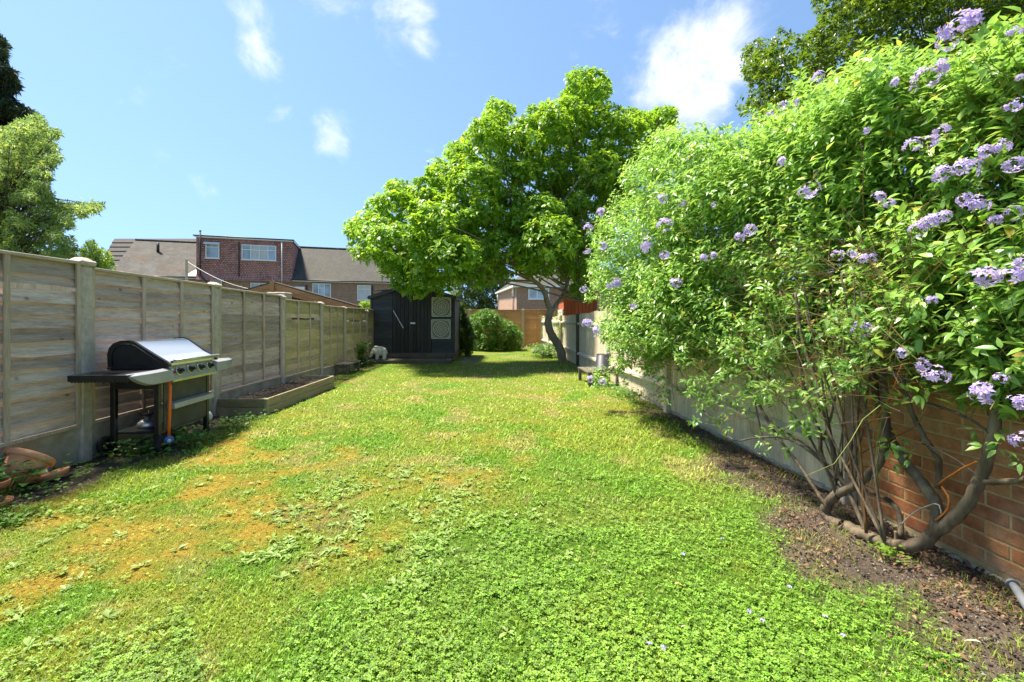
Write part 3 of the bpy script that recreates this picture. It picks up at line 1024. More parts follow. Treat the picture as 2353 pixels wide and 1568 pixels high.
    V, Fc, C = scatter(lt, np.stack([x, y, ground_z(x, y) + .004 + .01 * rng.random(n)], -1), axv, nr, .006 + .024 * rng.random(n) ** 2.0, None, np.ones((n, 3)))
    tag(link('leaf_litter', np_mesh('leaf_litter', V, Fc, MT['litter'], colors=C)), 'brown dead leaves strewn over the bare soil under the climber', 'dead leaves', None, 'stuff')
    # --- grit on the soil
    ov = np.array([(1, 0, 0), (-1, 0, 0), (0, 1, 0), (0, -1, 0), (0, 0, .7), (0, 0, -.7)], float)
    of = np.array([(0, 2, 4), (2, 1, 4), (1, 3, 4), (3, 0, 4), (2, 0, 5), (1, 2, 5), (3, 1, 5), (0, 3, 5)])
    n = 9000
    y = 1.4 + 6.0 * rng.random(n) ** 1.7; x = right_x(y) - .02 - 1.0 * rng.random(n)
    k = rng.random(n) < soil_right(x, y); x, y = x[k], y[k]; n = len(x)
    g = rng.random(n)[:, None]
    cols = np.where(g < .75, np.array([.10, .075, .055]) * (.6 + g), np.array([.34, .32, .28]) * g)
    V, Fc, C = scatter((ov, of), np.stack([x, y, ground_z(x, y) - .008 + .006 * rng.random(n)], -1), rng.normal(size=(n, 3)), rng.normal(size=(n, 3)), .003 + .007 * rng.random(n) ** 2, None, cols)
    tag(link('soil_crumbs', np_mesh('soil_crumbs', V, Fc, MT['grass'], colors=C)), 'crumbs of soil and grit on the bare border', 'soil', None, 'stuff')


build_lawn()


# ------------------------------------------------------------------ left panel fence
def wavy_board(L, h, t, seg, tilt, seed, dirx):
    """waney board running along local x, centred, its lower edge wavering; leans out by tilt at the foot"""
    r = random.Random(seed)
    mb = MB()
    top = []; bot = []
    ph = r.random() * 6
    for i in range(seg + 1):
        u = i / seg
        x = (u - .5) * L
        w = .10 * h * (math.sin(u * 7 + ph) * .5 + math.sin(u * 17 + ph * 2) * .35 + (r.random() - .5) * .5)
        top.append((x, h / 2)); bot.append((x, -h / 2 + w))
    vs = []
    for (x, z), (xb, zb) in zip(top, bot):
        vs += [(x, 0, z), (xb, tilt, zb), (xb, tilt - t, zb), (x, -t, z)]
    fs = []
    for i in range(seg):
        for k in range(4):
            k2 = (k + 1) % 4
            fs.append((i * 4 + k, i * 4 + k2, (i + 1) * 4 + k2, (i + 1) * 4 + k))
    fs += [(3, 2, 1, 0), tuple(seg * 4 + k for k in range(4))]
    mb.add(vs, fs)
    return mb


def build_left_fence():
    f = thing('panel_fence', 'grey weathered lap board fence between concrete posts behind the barbecue', 'fence', (fence_x(8), 8, 0))
    #          y, post top, panel top beyond, panel foot beyond
    posts = [(2.19, 1.88, 1.79, .30), (4.14, 1.858, 1.750, .30), (6.10, 1.80, 1.715, .262), (8.04, 1.744, 1.645, .225), (9.89, 1.695, 1.60, .19), (11.45, 1.64, 1.60, .17), (13.48, 1.60, 1.6, .15), (15.4, 1.6, 1.6, .15)]
    dirv = Vector((-0.0445, 1, 0)).normalized(); nx = Vector((1, 0.0445, 0)).normalized()
    R = Matrix((dirv, nx, Vector((0, 0, 1)))).transposed()      # local x along the fence, y towards the garden
    ang = R.to_4x4()

    def at(y, off=0.0, z=0.0):
        return Vector((fence_x(y), y, z)) + nx * off
    for i, (y, top, pt, pf) in enumerate(posts):
        w = .115
        c = at(y, -.02)
        mb = MB()
        mb.box(c + Vector((0, 0, (top - .10) / 2 - .15)), (w, .115, top - .10 + .3), rot=R, bev=.012)
        # pyramid cap on a shoulder
        T = Matrix.Translation(c) @ ang
        s = w / 2
        mb.box(c + Vector((0, 0, top - .075)), (w + .045, .16, .05), rot=R, bev=.014)
        mb.add([(-s, -s, top - .05), (s, -s, top - .05), (s, s, top - .05), (-s, s, top - .05), (-.03, -.03, top - .025), (.03, -.03, top - .025), (.03, .03, top - .025), (-.03, .03, top - .025)],
               [(0, 1, 5, 4), (1, 2, 6, 5), (2, 3, 7, 6), (3, 0, 4, 7), (4, 5, 6, 7)], M=T)
        mb.build('concrete_post', MT['concrete'], f)
        if i == len(posts) - 1: break
        y2 = posts[i + 1][0]
        t1, t2 = pt, pt - (.012 if i in (1, 2) else .0)
        L = (y2 - y) - w - .01; ym = (y + y2) / 2
        gz = pf
        MB().box(at(ym, -.02, gz / 2 - .10), (L + .06, .05, gz + .208), rot=R, bev=.006).build('gravel_board', MT['gravelboard'], f)
        m_board = MT['fence'] if i < 3 else MT['fence_far']
        # boards: thin at the top edge, lapping the next one down
        nb = 13
        pz0, pz1 = pf + .03, t1 - .035
        pitch = (pz1 - pz0) / nb
        gap = {0: 10, 1: -1, 3: 9, 5: 9}.get(i, -1)
        for b in range(nb):
            hgt = pitch * 1.26
            zc = pz0 + (b + .5) * pitch
            if b == gap:
                zc += .010; hgt = pitch * 1.02
            if b == gap + 1 and gap > 0:
                zc += .012; hgt = pitch * .95
            if gap > 0 and b == gap: zc -= .0
            mb = wavy_board(L, hgt, .010, 9, +.026 + .006 * random.random(), i * 50 + b, 1)
            Mw = Matrix.Translation(at(ym, -.016 + .004 * random.random(), zc)) @ ang @ Matrix.Rotation((random.random() - .5) * .006, 4, 'Y')
            if b == gap and gap > 0:
                Mw = Matrix.Translation(Vector((0, 0, -.03))) @ Mw
            link('board', mb.mesh('board', m_board), f, Mw)
        # battens on this side and capping rails
        for q in (0, 1, 2, 3):
            yb = y + .075 + (y2 - y - .15) * q / 3 + random.uniform(-.01, .01)
            MB().box(at(yb, .022, (pf + t1) / 2), (.042, .020, t1 - pf - .02), rot=R, bev=.003).build('batten', MT['batten'], f)
        MB().beam(at(y + .06, .012, t1 - .012), at(y2 - .06, .012, t2 - .012), .055, .026, bev=.004).build('capping_rail', MT['rail'], f)
        MB().box(at(ym, .020, pf + .02), (L, .030, .035), rot=R, bev=.003).build('foot_rail', MT['batten'], f)


build_left_fence()


def build_far_left_fence():
    """what shows through the gaps of the panel fence: the next plot's boundary"""
    f = thing('picket_fence', 'plain pale picket fence of the next plot glimpsed through the gap in the panel fence', 'fence', (-7.4, 5, 0))
    me = MB().box((0, 0, 1.05), (.02, .09, 2.1), bev=.004).mesh('picket', MT['close'])
    y = 1.6
    while y < 12:
        link('picket', me, f, Matrix.Translation((-7.4, y, random.uniform(-.03, .02))))
        y += .097
    for z in (.4, 1.4):
        MB().box((-7.45, 6.8, z), (.04, 10.6, .07), bev=.004).build('rail', MT['batten'], f)


build_far_left_fence()


# ------------------------------------------------------------------ right side: brick wall, then close board fence
def build_brick_wall():
    X0, X1 = right_x(1.2), right_x(3.12)
    y0, y1 = 1.2, 3.12
    ln = math.hypot(y1 - y0, X1 - X0)
    t = thing('brick_wall', 'red brick garden wall behind the twisted climber stems', 'wall', (right_x(2.2), 2.2, 0))
    d = Vector((X1 - X0, y1 - y0, 0)).normalized(); nx = Vector((-d.y, d.x, 0))
    R = Matrix((d, nx, Vector((0, 0, 1)))).transposed(); A = R.to_4x4()
    o = Vector((X0, y0, 0))
    Hh = 1.80
    mb = MB(); mb.box(o + d * ln / 2 + nx * -.108 + Vector((0, 0, Hh / 2 - .1)), (ln - .012, .20, Hh + .2), rot=R)
    mb.build('mortar', MT['mortar'], t)
    MB().box(o + d * ln / 2 + nx * .01 + Vector((0, 0, -.038)), (ln + .02, .03, .075), rot=R, bev=.012).build('footing', MT['gravelboard'], t)
    MB().box(o + d * ln / 2 + nx * -.1 + Vector((0, 0, Hh + .025)), (ln + .02, .25, .05), rot=R, bev=.006).build('coping', MT['concrete'], t)
    var = []
    for w in (.215, .105):
        vs = []
        for k in range(3):
            vs.append(MB().box((0, 0, 0), (w, .10, .066), bev=.0035).mesh('brick', MT['brick']))
        var.append(vs)
    row = 0; z = .055
    while z < Hh - .04:
        x = -(.1125 if row % 2 else 0)
        while x < ln:
            a, b = max(x, 0), min(x + .215, ln)
            if b - a > .07:
                full = b - a > .2
                me = var[0 if full else 1][random.randrange(3)]
                sc = (b - a) / (.215 if full else .105)
                M = Matrix.Translation(o + d * ((a + b) / 2) + nx * (-.0545 + random.uniform(-.0015, .002)) + Vector((0, 0, z))) @ A @ Matrix.Rotation(random.uniform(-.004, .004), 4, 'Y') @ Matrix.Diagonal((sc, 1, 1, 1))
                link('brick', me, t, M)
            x += .225
        z += .0755; row += 1


build_brick_wall()


def build_right_fence():
    f = thing('close_board_fence', 'pale vertical close board fence running behind the flowering climber', 'fence', (right_x(9), 9, 0))
    ys = [3.18, 6.29, 9.42, 12.55, 15.4, 18.4, 20.9]
    d = Vector((-.054, 1, 0)).normalized(); nx = Vector((-1, -.054, 0)).normalized()
    R = Matrix((d, nx, Vector((0, 0, 1)))).transposed(); A = R.to_4x4()

    def at(y, off=0., z=0.):
        return Vector((right_x(y), y, z)) + nx * off
    def top(y): return float(np.interp(y, [3, 6.3, 12.55, 21], [1.62, 1.56, 1.44, 1.40]))
    boards = []
    for k in range(6):
        w = .108
        me = MB().prism([(-w / 2, -.006), (w / 2, -.002), (w / 2, .012), (-w / 2, .004)], 0, 1.0, axis='z').mesh('board', MT['close'])
        boards.append(me)
    y = 3.24
    while y < 20.85:
        sag = .02 * math.sin((y - 3.18) * 2.1) ** 2
        z0 = .035 + random.uniform(-.012, .012)
        h = top(y) - sag - z0 + random.uniform(-.006, .006)
        M = Matrix.Translation(at(y, random.uniform(-.003, .003), z0)) @ A @ Matrix.Rotation(random.uniform(-.004, .004), 4, 'Y') @ Matrix.Diagonal((1, 1, h, 1))
        link('board', boards[random.randrange(6)], f, M)
        y += .098
    for i, yy in enumerate(ys):
        dark = yy in (12.55,)
        MB().box(at(yy, .03, top(yy) / 2 - .1), (.10, .10, top(yy) + .22), rot=R, bev=.006).build('post', MT['darkpost'] if dark else MT['close_rail'], f)
    for a, b in zip(ys[:-1], ys[1:]):
        for z in (.36, 1.18):
            pts = [(.010, -.038), (.072, -.030), (.072, .012), (.010, .040)]
            T = Matrix.Translation(at((a + b) / 2, 0, z + (.03 if a > 12 else 0))) @ A
            L = b - a - .11
            MB().prism(pts, -L / 2, L / 2, axis='x', M=T).build('rail', MT['close_rail'], f)
    for a, b in zip(ys[:-1], ys[1:]):
        MB().box(at((a + b) / 2, -.015, -.05), (b - a - .1, .04, .16), rot=R, bev=.004).build('gravel_board', MT['gravelboard'], f)


build_right_fence()


def build_back_fence():
    Y = 20.95
    f = thing('orange_fence', 'orange stained lap panel fence closing the far end of the garden', 'fence', (0, Y, 0))
    xs = [-5.9, -3.95, -2.0, -.05 + .58, 2.2]
    xs = [P(x, 0, Y).x for x in (890, 985, 1080, 1202, 1297)]
    tp = H - (712 - HY) / F * Y
    for i, x in enumerate(xs):
        MB().box((x, Y + .02, tp / 2 - .08), (.11, .11, tp + .22), bev=.01).build('concrete_post', MT['concrete'], f)
    for a, b in zip(xs[:-1], xs[1:]):
        L = b - a - .12
        nb = 14
        for k in range(nb):
            pitch = (tp - .08) / nb
            mb = wavy_board(L, pitch * 1.25, .012, 7, .03, int(a * 100) + k, 1)
            M = Matrix.Translation(Vector(((a + b) / 2, Y - .0, .05 + (k + .5) * pitch))) @ Matrix.Rotation(math.pi, 4, 'Z')
            link('board', mb.mesh('board', MT['orange']), f, M)
        for q in range(4):
            x = a + .08 + (b - a - .16) * q / 3
            MB().box((x, Y - .036, tp / 2 + .02), (.045, .02, tp - .06), bev=.003).build('batten', MT['orange_batten'], f)
        MB().box(((a + b) / 2, Y - .012, tp - .012), (L, .06, .03), bev=.003).build('capping_rail', MT['orange_batten'], f)


build_back_fence()


# ------------------------------------------------------------------ shed with its step
SY = 14.2


def sx(px): return (px - CX) / F * SY
def sz(py): return H - (py - HY) / F * SY


def build_shed():
    xl, xr = sx(852), sx(1044)
    z0 = sz(811.5); ze = sz(683); xm = (xl + xr) / 2; za = sz(652)
    D = 1.9
    t = thing('garden_shed', 'black timber shed with double doors under the leafy tree', 'shed', (xm, SY, 0))
    hw = (xr - xl) / 2

    def ztop(x): return ze + (za - ze) * (1 - abs(x - xm) / hw)
    # dark lining behind the boards
    mb = MB()
    mb.prism([(xl + .03, z0), (xr - .03, z0), (xr - .03, ze - .03), (xm, za - .04), (xl + .03, ze - .03)], SY + .03, SY + D, axis='y')
    mb.build('body', MT['shed'], t)
    # base bearers
    MB().box((xm, SY + D / 2, z0 / 2 - .05), (xr - xl - .05, D, z0 + .08)).build('base', MT['darkpost'], t)
    dl, dm, dr = sx((1340 + 545 / 4.127) / 1.632), sx((1340 + 860 / 4.127) / 1.632), sx((1340 + 1150 / 4.127) / 1.632)
    pitch = .1205
    def shiplap(xa, xb, zlo, zhi):
        z = zlo
        while z < zhi:
            h = min(pitch, zhi - z)
            zz = z + h
            mb = MB()
            # rebated board: proud at the foot, thin at the head
            a, b = xa, xb
            # clip to the gable
            if zz > ztop(a) - .02 or zz > ztop(b) - .02:
                if z > max(ztop(a), ztop(b)) - .03: break
                def xlim(zq, left):
                    k = (zq - ze) / (za - ze) * hw
                    return xl + k if left else xr - k
                if xa < xm: a2 = max(xa, xlim(zz + .02, True)); b2 = xb
                else: a2 = xa; b2 = min(xb, xlim(zz + .02, False))
                vs = [(a, SY - .010, z), (b, SY - .010, z), (b2, SY + .004, zz - .004), (a2, SY + .004, zz - .004),
                      (a, SY + .03, z), (b, SY + .03, z), (b2, SY + .03, zz - .004), (a2, SY + .03, zz - .004)]
            else:
                j = random.uniform(-.002, .002)
                vs = [(a, SY - .012 + j, z), (b, SY - .012 - j, z), (b, SY + .004, zz - .004), (a, SY + .004, zz - .004),
                      (a, SY + .03, z), (b, SY + .03, z), (b, SY + .03, zz - .004), (a, SY + .03, zz - .004)]
            mb.add(vs, [(0, 1, 2, 3), (4, 7, 6, 5), (0, 4, 5, 1), (2, 6, 7, 3), (0, 3, 7, 4), (1, 5, 6, 2)])
            mb.build('board', MT['shed'], t)
            z += pitch
    ztopd = sz(672)
    shiplap(xl + .03, dl - .01, z0, 3.0)
    shiplap(dr + .01, xr - .03, z0, 3.0)
    # gable boards over the doors
    z = ztopd
    while z < za - .05:
        k = (z + pitch - ze) / (za - ze) * hw if z + pitch > ze else 0
        a2, b2 = max(dl, xl + k + .02), min(dr, xr - k - .02)
        if b2 - a2 < .1: break
        MB().box(((a2 + b2) / 2, SY + .008, z + pitch / 2), (b2 - a2, .03, pitch - .006)).build('board', MT['shed'], t)
        z += pitch
    for x in (xl + .02, xr - .0):
        MB().box((x, SY - .005, (z0 - .08 + ze) / 2), (.055, .06, ze - z0 + .1), bev=.004).build('corner_trim', MT['shed'], t)
    # doors: vertical boards, ledges, hinges
    for a, b, nm in ((dl, dm - .006, 0), (dm + .006, dr, 1)):
        fr = MB().box(((a + b) / 2, SY + .012, (z0 + ztopd) / 2), (b - a, .02, ztopd - z0 - .01)).build('door', MT['shed'], t)
        nb = 5 if nm == 0 else 5
        w = (b - a) / nb
        for k in range(nb):
            MB().box((a + (k + .5) * w, SY - .012 + random.uniform(-.002, .002), (z0 + ztopd) / 2), (w - .007, .024, ztopd - z0 - .02), bev=.003).build('board', MT['shed_v'], fr)
        if nm == 1:
            MB().box((a + .05, SY - .028, sz(760) + .0), (.07, .012, .14), bev=.003).build('hasp', MT['blacksteel'], fr)
            MB().box((a - .00, SY - .036, sz(743)), (.155, .014, .055), bev=.004).build('latch', MT['upvc'], fr)
        else:
            p1 = Vector((sx((1340 + 562 / 4.127) / 1.632), SY - .035, sz((1020 + 600 / 4.127) / 1.632)))
            p2 = Vector((sx((1340 + 716 / 4.127) / 1.632), SY - .035, sz((1020 + 872 / 4.127) / 1.632)))
            MB().beam(p1, p2, .012, .022).build('white_strip', MT['white'], fr)  # thin white strip slanting across the left door
    MB().box((dm, SY - .03, (z0 + ztopd) / 2), (.045, .014, ztopd - z0 - .05), bev=.003).build('cover_strip', MT['shed_v'], t)
    # roof: two felted slopes, barge boards
    oh = .07; fy = SY - .10; by = SY + D + .1
    ang = math.atan2(za - ze, hw)
    xe = hw + oh
    for s in (-1, 1):
        e = Vector((xm + s * xe, 0, ze - math.tan(ang) * oh)); r = Vector((xm, 0, za))
        up = Vector((-math.sin(ang) * -s, 0, math.cos(ang)))
        vs = []
        for y in (fy, by):
            for q in (r, e):
                vs.append((q.x, y, q.z + .015)); vs.append((q.x, y, q.z + .045))
        MB().add(vs, [(0, 2, 3, 1), (4, 5, 7, 6), (1, 3, 7, 5), (0, 4, 6, 2), (2, 6, 7, 3), (0, 1, 5, 4)]).build('roof', MT['felt'], t)
        MB().beam((e.x, fy + .012, e.z - .022), (r.x, fy + .012, r.z - .022), .022, .075, up=(0, 0, 1)).build('barge_board', MT['shed'], t)
        MB().box((e.x - s * .02, (fy + by) / 2, e.z - .02), (.03, by - fy, .06)).build('fascia', MT['shed'], t)
    # two sleeper steps in front
    st = thing('shed_step', 'low weathered timber step along the foot of the black shed', 'step', (xm, 13.7, 0))
    x1 = (843 - CX) / F * 13.3; x2 = (1036 - CX) / F * 13.3
    MB().box(((x1 + x2) / 2, 13.27, .045), (x2 - x1, .05, .115), bev=.006).build('riser', MT['deckstep'], st)
    for k in range(6):
        MB().box(((x1 + x2) / 2 + random.uniform(-.01, .01), 13.31 + k * .142 + .07, .088 + random.uniform(-.003, .003)), (x2 - x1 + random.uniform(-.02, .02), .134, .028), bev=.004).build('plank', MT['deckstep'], st)
    xs1 = sx(895)
    MB().box(((xl + xr) / 2 + .02, SY - .06, .18), (xr - xl - .06, .07, .15), bev=.006).build('sleeper', MT['deckstep'], st)


build_shed()


def carved_panel(px, py, label):
    """square fretwork panel: rim, rings, petals and dots standing proud of a dark ground"""
    cx, cz = sx(px), sz(py)
    S = 43.3 / F * SY
    t = thing('carved_panel', label, 'wall panel', (cx, SY - .03, cz), 0, 'carved panels on the shed')
    h = S / 2
    MB().box((0, -.006, 0), (S * .97, .008, S * .97)).build('backing', MT['panelback'], t, local=True)
    f = MB()
    w = .026
    for s in (-1, 1):
        f.box((0, -.020, s * (h - w / 2)), (S, .022, w), bev=.004)
        f.box((s * (h - w / 2), -.020, 0), (w, .022, S - 2 * w - .002), bev=.004)
    for k in range(15):                       # scalloped outer edge
        u = (k / 14 - .5) * (S - .04)
        for s in (-1, 1):
            f.lathe([(0.0, .012), (.014, .010), (.017, 0)], 7, M=Matrix.Translation((u, -.026, s * h)) @ Matrix.Rotation(math.pi / 2, 4, 'X'))
            f.lathe([(0.0, .012), (.014, .010), (.017, 0)], 7, M=Matrix.Translation((s * h, -.026, u)) @ Matrix.Rotation(math.pi / 2, 4, 'X'))
    f.build('rim', MT['panelart'], t, local=True)

    def ring(r, wd, name, wave=0, n=48):
        mb = MB()
        vs = []; fs = []
        for k in range(n):
            a = 2 * math.pi * k / n
            rr = r + (wave * math.sin(a * 12) if wave else 0)
            for q, y in ((-wd / 2, -.010), (-wd / 2, -.026), (wd / 2, -.026), (wd / 2, -.010)):
                vs.append(((rr + q) * math.cos(a), y, (rr + q) * math.sin(a)))
        for k in range(n):
            k2 = (k + 1) % n
            for q in range(3):
                fs.append((k * 4 + q, k * 4 + q + 1, k2 * 4 + q + 1, k2 * 4 + q))
        mb.add(vs, fs).build(name, MT['panelart'], t, local=True)
    ring(h * .80, .024, 'ring'); ring(h * .46, .022, 'ring'); ring(h * .63, .016, 'ring', h * .05); ring(h * .24, .018, 'ring')
    pet = MB()
    for n, r, L, wd in ((12, h * .35, h * .15, h * .10), (16, h * .72, h * .12, h * .10), (8, h * .14, h * .13, h * .08), (20, h * .545, h * .10, h * .07)):
        for k in range(n):
            a = 2 * math.pi * k / n
            T = Matrix.Rotation(-a, 4, 'Y') @ Matrix.Translation((r, 0, 0))
            pet.add([(-L / 2, -.012, 0), (0, -.012, wd / 2), (L / 2, -.012, 0), (0, -.012, -wd / 2), (0, -.027, 0)], [(0, 1, 4), (1, 2, 4), (2, 3, 4), (3, 0, 4)], M=T)
    pet.build('petals', MT['panelart'], t, local=True)
    cor = MB()
    for a in (1, -1):
        for b in (1, -1):
            for (u, v, r) in ((.80, .80, .09), (.62, .86, .06), (.86, .62, .06), (.46, .88, .05), (.88, .46, .05), (.70, .70, .05)):
                cor.lathe([(0, .016), (r * h * .6, .015), (r * h, 0)], 8, M=Matrix.Translation((a * u * h, -.012, b * v * h)) @ Matrix.Rotation(math.pi / 2, 4, 'X'))
    cor.lathe([(0, .022), (.02, .018), (.03, 0)], 12, M=Matrix.Translation((0, -.01, 0)) @ Matrix.Rotation(math.pi / 2, 4, 'X'))
    cor.build('scroll_corners', MT['panelart'], t, local=True)


carved_panel((1340 + 1305 / 4.127) / 1.632, (1020 + 545 / 4.127) / 1.632, 'cream carved medallion panel nearest the shed eaves, upper of the two')
carved_panel((1340 + 1298 / 4.127) / 1.632, (1020 + 885 / 4.127) / 1.632, 'cream carved medallion panel below the other one on the shed')


def build_elephant():
    """carved elephant: one stone body"""
    bx = P((1340 + 330 / 4.127) / 1.632, 0, 13.62).x
    base = Vector((bx, 13.62, .104))
    bm = bmesh.new()

    def ell(c, r, rot=None):
        M = Matrix.Translation(c) @ (rot.to_4x4() if rot else Matrix()) @ Matrix.Diagonal((*r, 1))
        bmesh.ops.create_icosphere(bm, subdivisions=3, radius=1, matrix=M)

    def limb(pts, rs):
        for i in range(len(pts) - 1):
            a, b = Vector(pts[i]), Vector(pts[i + 1])
            n = max(2, int((b - a).length / (min(rs[i], rs[i + 1]) * .45)))
            for k in range(n + 1):
                u = k / n
                bmesh.ops.create_icosphere(bm, subdivisions=2, radius=rs[i] * (1 - u) + rs[i + 1] * u, matrix=Matrix.Translation(a.lerp(b, u)))
    ell((.06, 0, .225), (.165, .105, .125))                 # barrel
    ell((.14, 0, .235), (.10, .10, .115))                   # rump
    ell((-.10, 0, .24), (.085, .085, .095))                 # shoulder and head
    ell((-.135, 0, .265), (.065, .07, .075))
    ell((-.07, 0, .365), (.075, .062, .042))                # rolled pad on the head
    ell((.065, 0, .345), (.075, .085, .045))                # saddle cloth hump
    for s in (-1, 1):
        limb([(-.035, .058 * s, .16), (-.04, .060 * s, .03)], [.056, .050])
        limb([(.165, .058 * s, .16), (.17, .060 * s, .03)], [.058, .052])
        ell((-.02, .105 * s, .23), (.055, .018, .085), Matrix.Rotation(.35, 3, 'Y'))     # ear
        limb([(-.005, .10 * s, .33), (.035, .112 * s, .26), (.005, .115 * s, .19)], [.016, .018, .012])  # girth folds
        limb([(.10, .105 * s, .33), (.135, .110 * s, .26), (.15, .105 * s, .21)], [.014, .014, .010])
        limb([(-.155, .05 * s, .20), (-.21, .055 * s, .185)], [.016, .009])              # tusk
    limb([(-.16, 0, .24), (-.195, 0, .17), (-.215, 0, .105), (-.235, 0, .07), (-.262, 0, .085), (-.262, 0, .125), (-.24, 0, .145)], [.05, .042, .034, .028, .025, .022, .02])
    limb([(.235, 0, .24), (.25, 0, .15)], [.014, .010])     # tail
    me = bpy.data.meshes.new('stone_elephant'); bm.to_mesh(me); bm.free()
    tmp = bpy.data.objects.new('tmp', me); COL.objects.link(tmp)
    r = tmp.modifiers.new('r', 'REMESH'); r.mode = 'VOXEL'; r.voxel_size = .0085
    s = tmp.modifiers.new('s', 'SMOOTH'); s.factor = .5; s.iterations = 2
    bpy.context.view_layer.update()
    ev = tmp.evaluated_get(bpy.context.evaluated_depsgraph_get())
    me2 = bpy.data.meshes.new_from_object(ev)
    bpy.data.objects.remove(tmp)
    me2.materials.clear(); me2.materials.append(MT['stone'])
    me2.polygons.foreach_set('use_smooth', np.ones(len(me2.polygons), bool))
    o = link('stone_elephant', me2, None, Matrix.Translation(base) @ Matrix.Rotation(.12, 4, 'Z'))
    tag(o, 'white carved stone elephant standing on the shed step', 'ornament')


build_elephant()


def small_things_by_shed():
    b = P((1340 + 95 / 4.127) / 1.632, 0, 13.15)
    t = thing('black_pot', 'round black pot lying beside the white elephant', 'pot', (b.x, 13.1, 0))
    T = Matrix.Translation((0, 0, .095)) @ Matrix.Rotation(1.2, 4, 'X') @ Matrix.Rotation(.4, 4, 'Y')
    MB().lathe([(.02, -.085), (.06, -.08), (.10, -.03), (.105, .02), (.09, .06), (.085, .06), (.095, .02), (.09, -.02)], 22, M=T).build('bowl', MT['blacksteel'], t, local=True)
    MB().lathe([(.084, .055), (.098, .058), (.098, .07), (.084, .07)], 22, M=T).build('rim', MT['steel_dull'], t, local=True)
    # bent iron hook by the step
    mb = MB()
    y = 13.05
    q = lambda zx, zy: P((1340 + zx / 4.127) / 1.632, (1020 + zy / 4.127) / 1.632, y)
    mb.tube([q(1352, 1442), q(1372, 1340), q(1390, 1240), q(1400, 1232), q(1462, 1226), q(1470, 1236), q(1472, 1300), q(1474, 1390)], .009, 6)
    o = mb.build('iron_hoop', MT['blacksteel'])
    tag(o, 'thin black iron hoop stuck in the lawn before the shed step', 'garden hoop')
    # pebbles by the shed corner
    n = 500
    x = -1.55 + .45 * rng.random(n); yy = 13.7 + 1.3 * rng.random(n)
    ov = np.array([(1, 0, 0), (-1, 0, 0), (0, 1, 0), (0, -1, 0), (0, 0, .6), (0, 0, -.6)], float)
    of = np.array([(0, 2, 4), (2, 1, 4), (1, 3, 4), (3, 0, 4), (2, 0, 5), (1, 2, 5), (3, 1, 5), (0, 3, 5)])
    V, Fc, C = scatter((ov, of), np.stack([x, yy, .012 + 0 * x], -1), rng.normal(size=(n, 3)), rng.normal(size=(n, 3)), .012 + .02 * rng.random(n))
    tag(link('gravel', np_mesh('gravel', V, Fc, MT['gravel'])), 'grey pebbles beside the corner of the shed', 'gravel', None, 'stuff')


small_things_by_shed()


# ------------------------------------------------------------------ planter, benches, pots
def build_planter():
    t = thing('raised_planter', 'raised bed of ridged deck boards filled with dark soil', 'planter', (-3.6, 7.3, 0))
    A = G(612, 953); B = G(765, 890)
    A = Vector((A.x, A.y, 0)); B = Vector((B.x, B.y, 0))
    A2 = Vector((fence_x(A.y) + .06, A.y - .02, 0)); B2 = Vector((fence_x(B.y) + .06, B.y + .02, 0))
    zt = .215

    def ridged(a, b, name, h0, h1, inward):
        """deck board on edge with grooves on its outer face"""
        d = (b - a); L = d.length; d.normalize()
        n = Vector((d.y, -d.x, 0))
        n = -n if n.dot(inward) > 0 else n
        prof = [(0, h0)]
        g = 8; st = (h1 - h0) / g
        for k in range(g):
            z = h0 + k * st
            prof += [(.026, z + .003), (.026, z + st * .62), (.019, z + st * .70), (.019, z + st * .97)]
        prof += [(.022, h1), (0, h1)]
        R = Matrix((n, d, Vector((0, 0, 1)))).transposed().to_4x4()
        MB().prism([(p, q) for p, q in prof], 0, L, axis='y', M=Matrix.Translation(a) @ R).build(name, MT['decking'], t)
    c = (A + B + A2 + B2) / 4
    for a, b in ((A, B), (A2, A), (B, B2)):
        ridged(a, b, 'deck_board', -.03, .098, c - (a + b) / 2)
        ridged(a + Vector((0, 0, 0)), b, 'deck_board', .103, zt, c - (a + b) / 2)
        d = (b - a).normalized(); n = Vector((-d.y, d.x, 0))
        if n.dot(c - a) < 0: n = -n
    for q in (A, B):
        MB().box(q + Vector((-.035 if q is A else -.035, .03 if q is A else -.03, .09)), (.045, .045, .25), bev=.004).build('corner_post', MT['decking'], t)
    MB().box(A + Vector((.012, -.012, .095)), (.05, .05, .245), bev=.006).build('corner_post', MT['decking'], t)
    # soil
    nx, ny = 22, 46
    V = []
    for j in range(ny):
        for i in range(nx):
            u, v = i / (nx - 1), j / (ny - 1)
            p = (A2.lerp(A, u)).lerp(B2.lerp(B, u), v)
            V.append((p.x - (u - .5) * .03, p.y, .155 + .05 * (float(fbm(p.x, p.y, 5, 80)) - .4) + .03 * (float(vnoise(p.x, p.y, 26, 81)) - .5)))
    idx = np.arange(nx * ny).reshape(ny, nx)
    Q = np.stack([idx[:-1, :-1], idx[:-1, 1:], idx[1:, 1:], idx[1:, :-1]], -1).reshape(-1, 4)
    V = np.array(V) - np.array(WM[t].translation)
    so = link('soil', np_mesh('soil', V, Q, MT['soil'], smooth=True), t)
    n = 260
    u, v = rng.random(n), rng.random(n)
    p = np.array([list((A2.lerp(A, a)).lerp(B2.lerp(B, a), b)) for a, b in zip(u * .92 + .04, v)])
    p[:, 2] = .165 + .02 * rng.random(n)
    p -= np.array(WM[t].translation)
    lt = leaf_template(.45, .5, .3)
    V, Fc, C = scatter(lt, p, rng.normal(size=(n, 3)) * np.array([1, 1, .3]), np.array([0, 0, 1.]) + rng.normal(size=(n, 3)) * .5, .02 + .03 * rng.random(n), None, np.ones((n, 3)))
    stuff_part(link('dead_leaves', np_mesh('dead_leaves', V, Fc, MT['litter'], colors=C), so))


build_planter()


